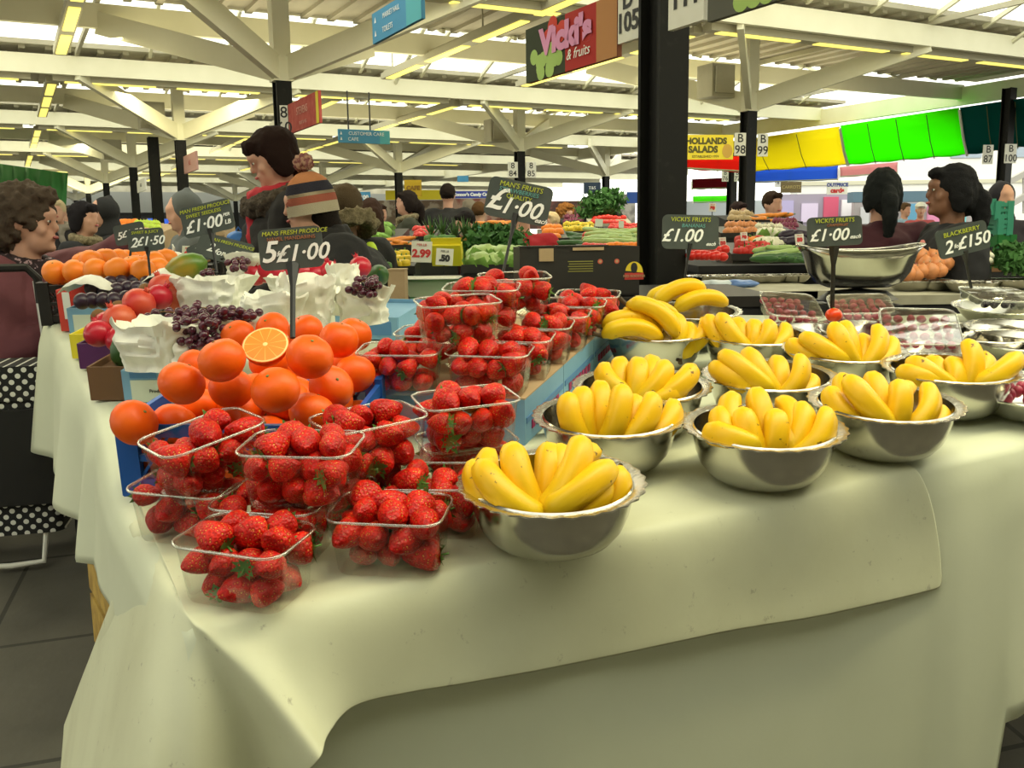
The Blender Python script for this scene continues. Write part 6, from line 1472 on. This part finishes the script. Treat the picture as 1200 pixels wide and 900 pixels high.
# black carton
p = atd(676, 348, 3.55); ztop = p.z
counter('dark counter behind the strawberries carrying the black carton', quad(p.x-.42, p.x+.75, 3.50, 4.35), ztop-.002, 'black_card', .04, 'skirt_dark')
t = thing('produce_carton', 'black cardboard carton with a red and yellow emblem', 'carton', WM(V((p.x+.0, 3.72, ztop+.003)), radians(4)))
w_ = .455; h = .185; d = .33; m = MB()
for sg in (-1, 1): m.box((0, sg*(d/2-.003), h/2), (w_, .006, h)); m.box((sg*(w_/2-.003), 0, h/2), (.006, d-.012, h))
m.box((0, 0, .004), (w_, d, .006)); m.build('carton_walls', M['black_card'], t, 20)
for (x0, x1) in ((-.5, -.22), (-.20, .24)): MB().box(((x0+x1)/2*w_, -d/2+.04, h+.004), ((x1-x0)*w_, .09, .004)).build('flap', M['black_card'], t, 20)
for (x0, x1, z0, z1) in ((-.34, -.22, .72, .98), (-.06, .20, .93, .99)): MB().box(((x0+x1)/2*w_, -d/2-.004, (z0+z1)/2*h), ((x1-x0)*w_, .003, (z1-z0)*h)).build('pale_panel', M['kraft'], t, 20)
for k in range(5): flat('small_print', t, [(-.10*w_+.004*(k % 2), h*(.70-.05*k)), (.11*w_, h*(.70-.05*k)), (.11*w_, h*(.70-.05*k)+.003), (-.10*w_+.004*(k % 2), h*(.70-.05*k)+.003)], solid('gold_print', (.30, .28, .06)), -d/2-.002)
for x in (.17, .31): flat('round_mark', t, disc(x*w_, h*.70, .0095, .0095), solid('mark_red', (.55, .10, .06)), -d/2-.002); flat('mark_ring', t, disc(x*w_, h*.70, .005, .005), M['kraft'], -d/2-.003)
flat('emblem', t, disc(.455*w_, h*.46, .034, .042, 16, 0, pi), solid('emblem_yellow', (.72, .55, .03)), -d/2-.002)
flat('emblem_figure', t, disc(.455*w_, h*.56, .013, .02), M['ink'], -d/2-.003); flat('emblem_base', t, [(.375*w_, h*.32), (.535*w_, h*.32), (.535*w_, h*.46), (.375*w_, h*.46)], solid('emblem_red', (.45, .04, .03)), -d/2-.0025)
text_mesh('RED ROOSTER', .013, M['kraft'], t, .455*w_, h*.39, -d/2-.004)
# centre stall between the chalkboard and the near column
counter('long dark stall of vegetables seen between chalkboard and column', quad(.25, 1.02, 5.3, 10.5), 1.18, 'skirt_dark', .04, 'skirt_dark')
pile('orange', 711, 748, 296, 290, 5.6, 5.9, 6, 2, 'orange in the front row left of the near column', .85, 'black_card', 1.18)
pile('leek', 700, 750, 284, 272, 6.4, 7.2, 6, 5, 'pale green leek heaped left of the near column', 1.3, 'red_card', 1.18, True)
pile('tomato', 684, 712, 289, 276, 6.3, 7.2, 6, 4, 'bright red tomato beside the leeks', .9, 'black_card', 1.18)
pile('orange', 638, 656, 278, 268, 6.9, 7.3, 4, 3, 'orange heaped beside the pale blond shopper', .9, 'black_card', 1.18)
pile('yellow_pepper', 662, 692, 270, 265, 8.6, 9.0, 8, 2, 'yellow pepper in the distance behind the tomatoes', 1.0, 'black_card', 1.18)
pile('cucumber', 655, 690, 286, 276, 6.6, 7.3, 4, 3, 'dark cucumber between oranges and tomatoes', 1.0, 'black_card', 1.18, True)
pile('herb', 688, 722, 252, 240, 10.5, 11, 4, 2, 'dark green herb bunch high on the distant rack', 1.6, 'skirt_dark', 1.18)
pile('tomato', 694, 732, 261, 256, 10.0, 10.3, 8, 2, 'tomato on the distant rack below the herbs', 1.2, 'board_pale', 1.18)
pile('purple_onion', 662, 690, 260, 255, 10.8, 11, 7, 2, 'pink-purple onion by the ginger-haired shopper', 1.3, 'skirt_dark', 1.18)
pile('tomato', 715, 748, 268, 265, 9.0, 9.3, 8, 2, 'tomato in the distant row above the leeks', 1.0, 'skirt_dark', 1.18)
for (x, y, w_, h_) in ((652, 272, 7, 14), (668, 279, 8, 16), (702, 261, 9, 9), (728, 263, 6, 8)): card(x, y, 8.4, w_, h_, None, 'tiny pale price card at %s of the centre stall' % {652: 'the left', 668: 'the middle', 702: 'the right part', 728: 'the far right'}[x], 'pale')
# right-hand stall
counter('pale board counter behind the banana bowls', quad(.95, 1.43, 4.05, 5.2), 1.19, 'board_pale', .04, 'skirt_dark')
counter('dark raised stall stacked with vegetables right of the near column', quad(1.05, 2.6, 5.25, 8.0), 1.26, 'skirt_dark', .04, 'skirt_dark')
bw2 = bowl_proto('small steel bowl', .72, 'shallow', 'small steel bowls on the pale board', .008)
for k, (x, y) in enumerate([(822, 305), (845, 306), (905, 311), (930, 310), (868, 308), (888, 312)]):
    p = atd(x, y+6, 4.7); bw2.put(Matrix.Translation((p.x, p.y, 1.192)), 'small steel bowl on the pale board counter, %s' % ['leftmost, with tomatoes', 'second, with tomatoes', 'fifth, with greens', 'rightmost, with greens', 'third, half hidden', 'fourth, half hidden'][k])
pile('tomato', 808, 850, 300, 293, 4.65, 4.9, 7, 2, 'bright red tomato in the small bowls by the column', .85)
pile('cucumber', 893, 940, 303, 297, 4.8, 5.1, 5, 3, 'short dark green cucumber in the right small bowls', .7, None, None, True)
pile('leek', 900, 925, 299, 292, 5.0, 5.2, 3, 2, 'pale green marrow above the right small bowls', 1.1, None, None, True)
pile('red_pepper', 864, 898, 296, 284, 5.5, 5.8, 6, 3, 'red pepper on the raised stall behind the small bowls', .9, 'black_card', 1.26)
pile('orange_pepper', 872, 888, 285, 281, 5.8, 5.9, 3, 1, 'orange pepper among the red ones', .9)
pile('cauliflower', 891, 914, 289, 277, 5.7, 6.1, 3, 2, 'white cauliflower on the raised stall', .85, 'black_card', 1.26)
pile('onion', 850, 886, 272, 265, 6.6, 6.9, 8, 2, 'golden onion in the long upper tray', .95, 'black_card', 1.26)
pile('white_onion', 886, 914, 271, 266, 6.6, 6.8, 9, 2, 'small white onion beside the golden ones', 1.2, 'black_card', 1.26)
pile('purple_onion', 908, 932, 270, 260, 6.9, 7.2, 6, 3, 'dark purple onion in the upper tray', .9, 'black_card', 1.26)
pile('aubergine', 918, 945, 285, 276, 5.7, 6.0, 4, 2, 'black aubergine behind the steel scoop', 1.0, 'black_card', 1.26, True)
pile('potato', 856, 880, 257, 252, 7.4, 7.7, 6, 2, 'reddish potato on the top shelf behind the onions', 1.1, 'skirt_dark', 1.26)
pile('carrot', 882, 918, 259, 253, 7.4, 7.7, 6, 2, 'carrot on the top shelf behind the white onions', 1.0, 'skirt_dark', 1.26, True)
for (x, y, w_, h_, q) in ((847, 284, 8, 12, 'above the tomatoes'), (872, 277, 8, 10, 'above the red peppers'), (937, 280, 10, 12, 'beside the aubergines'), (835, 243, 8, 10, 'left of the half hidden column')): card(x, y, 5.6, w_, h_, '50', 'small white price card '+q)
# plastic bags on the pale board
for (x, y, c_, lab) in ((840, 322, (.55, .62, .66), 'whitish plastic bag flattened on the pale board'), (866, 321, (.12, .22, .50), 'blue and white plastic bag on the pale board')):
    m = MB(); m.ell((0, 0, 0), (.085, .05, .02), 20, 10)
    for i, v in enumerate(m.v): m.v[i] = v*(1+.35*noise.noise(v*40))
    o = m.build('plastic_bag', solid('bag_%d' % x, c_, .3), None, 0); p = atd(x, y, 4.35); o.matrix_world = WM(V((p.x, p.y, 1.207))); tag(o, lab, 'bag')
# dark blue box and trays under the board
p = atd(905, 358, 4.0); t = thing('storage_box', 'dark blue box with a small white label under the pale board', 'box', WM(V((p.x, 4.15, p.z-.1)))); MB().box((0, 0, .07), (.42, .2, .17)).build('box_body', solid('navy_box', (.010, .02, .09), .5), t, 20); MB().box((-.02, -.102, .08), (.02, .003, .02)).build('label', M['white'], t, 20); MB().box((0, 0, -.35), (.46, .22, .66)).build('plinth', M['black'], t, 20)
# weighing scale with steel scoop
p = atd(1006, 312, 3.25)
t = thing('weighing_scale', 'weighing scale with a large shiny steel scoop pan', 'scale', WM(V((p.x, p.y, p.z)), -.06))
vs = []; K = 40; rows_ = [(.04, -.075, .5), (.10, -.072, .6), (.14, -.055, .75), (.165, -.02, .9), (.185, .025, 1.0), (.205, .055, 1.05)]
prof = []
for r, z, e in rows_:
    for j in range(K):
        a = 2*pi*j/K; c, s = cos(a), sin(a); rx = r*1.02*abs(c)**.7*(1 if c > 0 else -1); ry = r*.62*abs(s)**.7*(1 if s > 0 else -1)
        zz = z+(.020*(c**2) if z > 0 else 0); vs.append((rx, ry, zz))
fs = [(k*K+j, k*K+(j+1) % K, (k+1)*K+(j+1) % K, (k+1)*K+j) for k in range(5) for j in range(K)]+[tuple(range(K))[::-1]]
o = MB().add(vs, fs).build('scoop_pan', M['steel'], t, 0); so = o.modifiers.new('s', 'SOLIDIFY'); so.thickness = .002; 
MB().tube([vs[5*K+j] for j in range(K)], .004, 6, closed=True).build('pan_rim', M['steel'], t, 0)
MB().lathe([(.001, -.075), (.10, -.085), (.14, -.115), (.10, -.125), (.05, -.13)], 24, Matrix.Diagonal((1, .7, 1, 1))).build('pan_cradle', M['black'], t, 40)
MB().box((0, .02, -.20), (.26, .22, .14)).build('scale_body', M['black'], t, 20)
MB().box((0, -.10, -.20), (.12, .012, .05)).build('display', solid('lcd', (.06, .08, .06), .3), t, 20)
counter('low dark shelf under the weighing scale', quad(p.x-.7, p.x+1.6, 3.08, 3.95), p.z-.272, 'skirt_dark', .03, 'skirt_dark')
for k, (x, y, w_, lab) in enumerate(((905, 349, .34, 'grey tray lid left of the scale base'), (965, 352, .30, 'grey tray lid right below the scale'), (1055, 352, .26, 'flat grey tray right of the scale'))):
    q = atd(x, y, 3.35); t = thing('metal_tray', lab, 'tray', WM(V((q.x+.02, 3.30+.02*k, p.z-.27)), .1-.15*k)); MB().box((0, 0, .012), (w_, .18, .022), taper=.06).build('tray_body', solid('tray_grey', (.40, .40, .34), .4), t, 20); MB().tube(ring(w_*1.05, .19, .02, .024, 3), .004, 6, closed=True).build('rim', M['steel_dull'], t, 30)
# right back counter with bowls of onions
counter('pale counter at the right with bowls of onions and white onions', quad(1.45, 2.9, 3.98, 4.9), 1.17, 'board_pale', .04, 'skirt_dark')
bw3 = bowl_proto('steel bowl', .85, 'shallow', 'steel bowls on the right pale counter', .008)
for k, (x, y, lab) in enumerate([(1092, 325, 'steel bowl of golden onions, left on the right counter'), (1148, 322, 'steel bowl of small white onions on the right counter'), (1120, 316, 'steel bowl half hidden between onions and white onions'), (1185, 327, 'steel bowl with dark leaves near the right edge'), (1136, 333, 'empty looking steel bowl in front on the right counter'), (1068, 325, 'steel bowl of onions next to the scoop')]):
    q = atd(x, y, 4.25 if k != 4 else 4.1); bw3.put(Matrix.Translation((q.x, q.y, 1.172)), lab)
pile('onion', 1076, 1110, 318, 300, 4.25, 4.35, 3, 3, 'golden onion heaped in the bowl below the blackberry board', 1.0)
pile('onion', 1060, 1078, 322, 318, 4.25, 4.3, 2, 2, 'golden onion in the bowl next to the scoop', .95)
pile('white_onion', 1136, 1162, 306, 301, 4.3, 4.4, 6, 2, 'small white onion in the right bowl', .9)
pile('herb', 1176, 1204, 318, 306, 4.3, 4.45, 3, 2, 'dark leafy bunch at the right edge', .8)
# green crates at the far right
for k, (x, y, w_, h_, lab) in enumerate(((1150, 243, 18, 15, 'sea green plastic crate, upper left of the stack at the right'), (1169, 247, 22, 18, 'sea green plastic crate in front of the hooded person'), (1170, 266, 18, 16, 'sea green plastic crate, lower in the stack'), (1172, 283, 22, 12, 'dark green box at the foot of the crate stack'))):
    dd = 5.6; q = atd(x, y, dd); ob = crate('plastic_crate', lab, WM(V((q.x, q.y, q.z-h_*dd/FPX/2)), .05), w_*dd/FPX, .14, h_*dd/FPX, solid('sea_green', (.05, .30, .20), .4) if k < 3 else solid('deep_green', (.01, .16, .03), .5), .03)
q = atd(1160, 262, 5.75); t = thing('rack', 'black wire rack holding the sea green crates', 'rack', WM(V((q.x, q.y, ground(6))))); m = MB()
for sx in (-.12, .0, .12): m.box((sx, .02, .5), (.015, .015, 1.0+.1))
m.build('upright', M['black'], t, 20); MB().box((0, -.05, .78), (.30, .25, .02)).build('shelf', M['black'], t, 20); MB().box((0, -.05, .40), (.30, .25, .02)).build('shelf', M['black'], t, 20)
counter('dark maroon counter edge behind the onions at the right', quad(1.7, 3.6, 4.93, 5.22), 1.27, 'brown_card', .05, 'skirt_dark')
# left distance stall
counter('low stall with oranges behind the pair of shoppers on the left', quad(-5.2, -1.6, 7.9, 9.2), 1.22, 'skirt_dark', .04, 'skirt_dark')
pile('orange', 132, 160, 275, 262, 8.1, 8.6, 6, 3, 'distant orange behind the small price boards', 1.1, 'kraft', 1.22)
pile('lime_fruit', 160, 186, 272, 262, 7.6, 8.0, 7, 3, 'bright lime green fruit above the small price boards', 1.1, 'kraft', 1.1)
pile('tomato', 236, 262, 270, 262, 8.1, 8.3, 5, 2, 'distant tomato behind the £1.00 per lb board', 1.1, 'kraft', 1.22)
card(221, 297, 3.6, 16, 18, '99', 'pale pink card behind the stick of the £1.00 per lb board', 'pale')
t = thing('plastic_bag', 'bright blue and white carrier bag between the grey hood and the dark-haired woman', 'bag', WM(atd(280, 281, 4.5))); m = MB().ell((0, 0, 0), (.055, .05, .04), 16, 10)
for i, v in enumerate(m.v): m.v[i] = v*(1+.3*noise.noise(v*30))
m.build('bag_body', solid('bag_blue', (.04, .20, .62), .4), t, 0); MB().tube([(-.02, 0, .03), (0, 0, .06), (.02, 0, .03)], .005, 6).build('bag_handle', solid('bag_blue', (.04, .20, .62), .4), t)
# ------------------------------------------------------------------ camera, sky, lamps and fill lights
cd = bpy.data.cameras.new('camera'); cam = bpy.data.objects.new('camera', cd); COL.objects.link(cam)
m3 = Matrix((CR, CU, -CF)).transposed(); mw = m3.to_4x4(); mw.translation = CAM; cam.matrix_world = mw
cd.sensor_width = 36; cd.lens = 36*FPX/1200; cd.clip_start = .05; cd.clip_end = 300
SC.camera = cam
w = bpy.data.worlds.new('sky'); SC.world = w; w.use_nodes = True
bg = w.node_tree.nodes['Background']; bg.inputs[0].default_value = (1, 1, .88, 1); bg.inputs[1].default_value = 2.4
for k, (a, s) in enumerate(((-.2, -3.2), (4.5, -1.0), (-4.5, 1.5), (3.0, 5.0), (-3.0, 8.6), (8.0, 8.0), (1.0, 13.0), (-9, 14), (6, 19), (-3, 22))):
    ld = bpy.data.lights.new('lamp', 'AREA'); ld.shape = 'RECTANGLE'; ld.size = 4.5; ld.size_y = .3; ld.energy = 60 if s > 0 else 95; ld.color = (1, .92, .55)  # strip lamps; the stronger ones have no strip, added to fill the cloth front
    lo = bpy.data.objects.new('strip_and_fill_lamp', ld); COL.objects.link(lo); lo.matrix_world = Matrix.Translation(hallP(a, s, 3.8)) @ Matrix.Rotation(YE1, 4, 'Z')
for k, (a, s) in enumerate(((.5, 1.0), (4.5, 3.0), (-4.5, 3.5), (1.0, 8.6), (7.5, 8.6), (-5.5, 10.0), (2.0, 15.6), (-7, 16), (8, 16), (1, 24), (-9, 24), (0, 34))):
    ld = bpy.data.lights.new('roof_fill', 'AREA'); ld.shape = 'RECTANGLE'; ld.size = 6.0; ld.size_y = 1.6; ld.energy = 65 if s < 20 else 130; ld.color = (1, .93, .62)  # added fill aimed upward to brighten the roof; no fitting hangs here
    lo = bpy.data.objects.new('roof_fill_lamp', ld); COL.objects.link(lo); lo.matrix_world = Matrix.Translation(hallP(a, s, 3.0)) @ Matrix.Rotation(YE1, 4, 'Z') @ Matrix.Rotation(pi, 4, 'X')
vs_ = SC.view_settings; vs_.view_transform = 'Standard'; vs_.look = 'None'; vs_.gamma = 1; vs_.use_curve_mapping = False; vs_.exposure = 0.0
SC.cycles.max_bounces = 8; SC.cycles.transparent_max_bounces = 24; SC.cycles.diffuse_bounces = 3; SC.cycles.glossy_bounces = 3
SC.cycles.use_denoising = True
SC.cycles.sample_clamp_indirect = 4
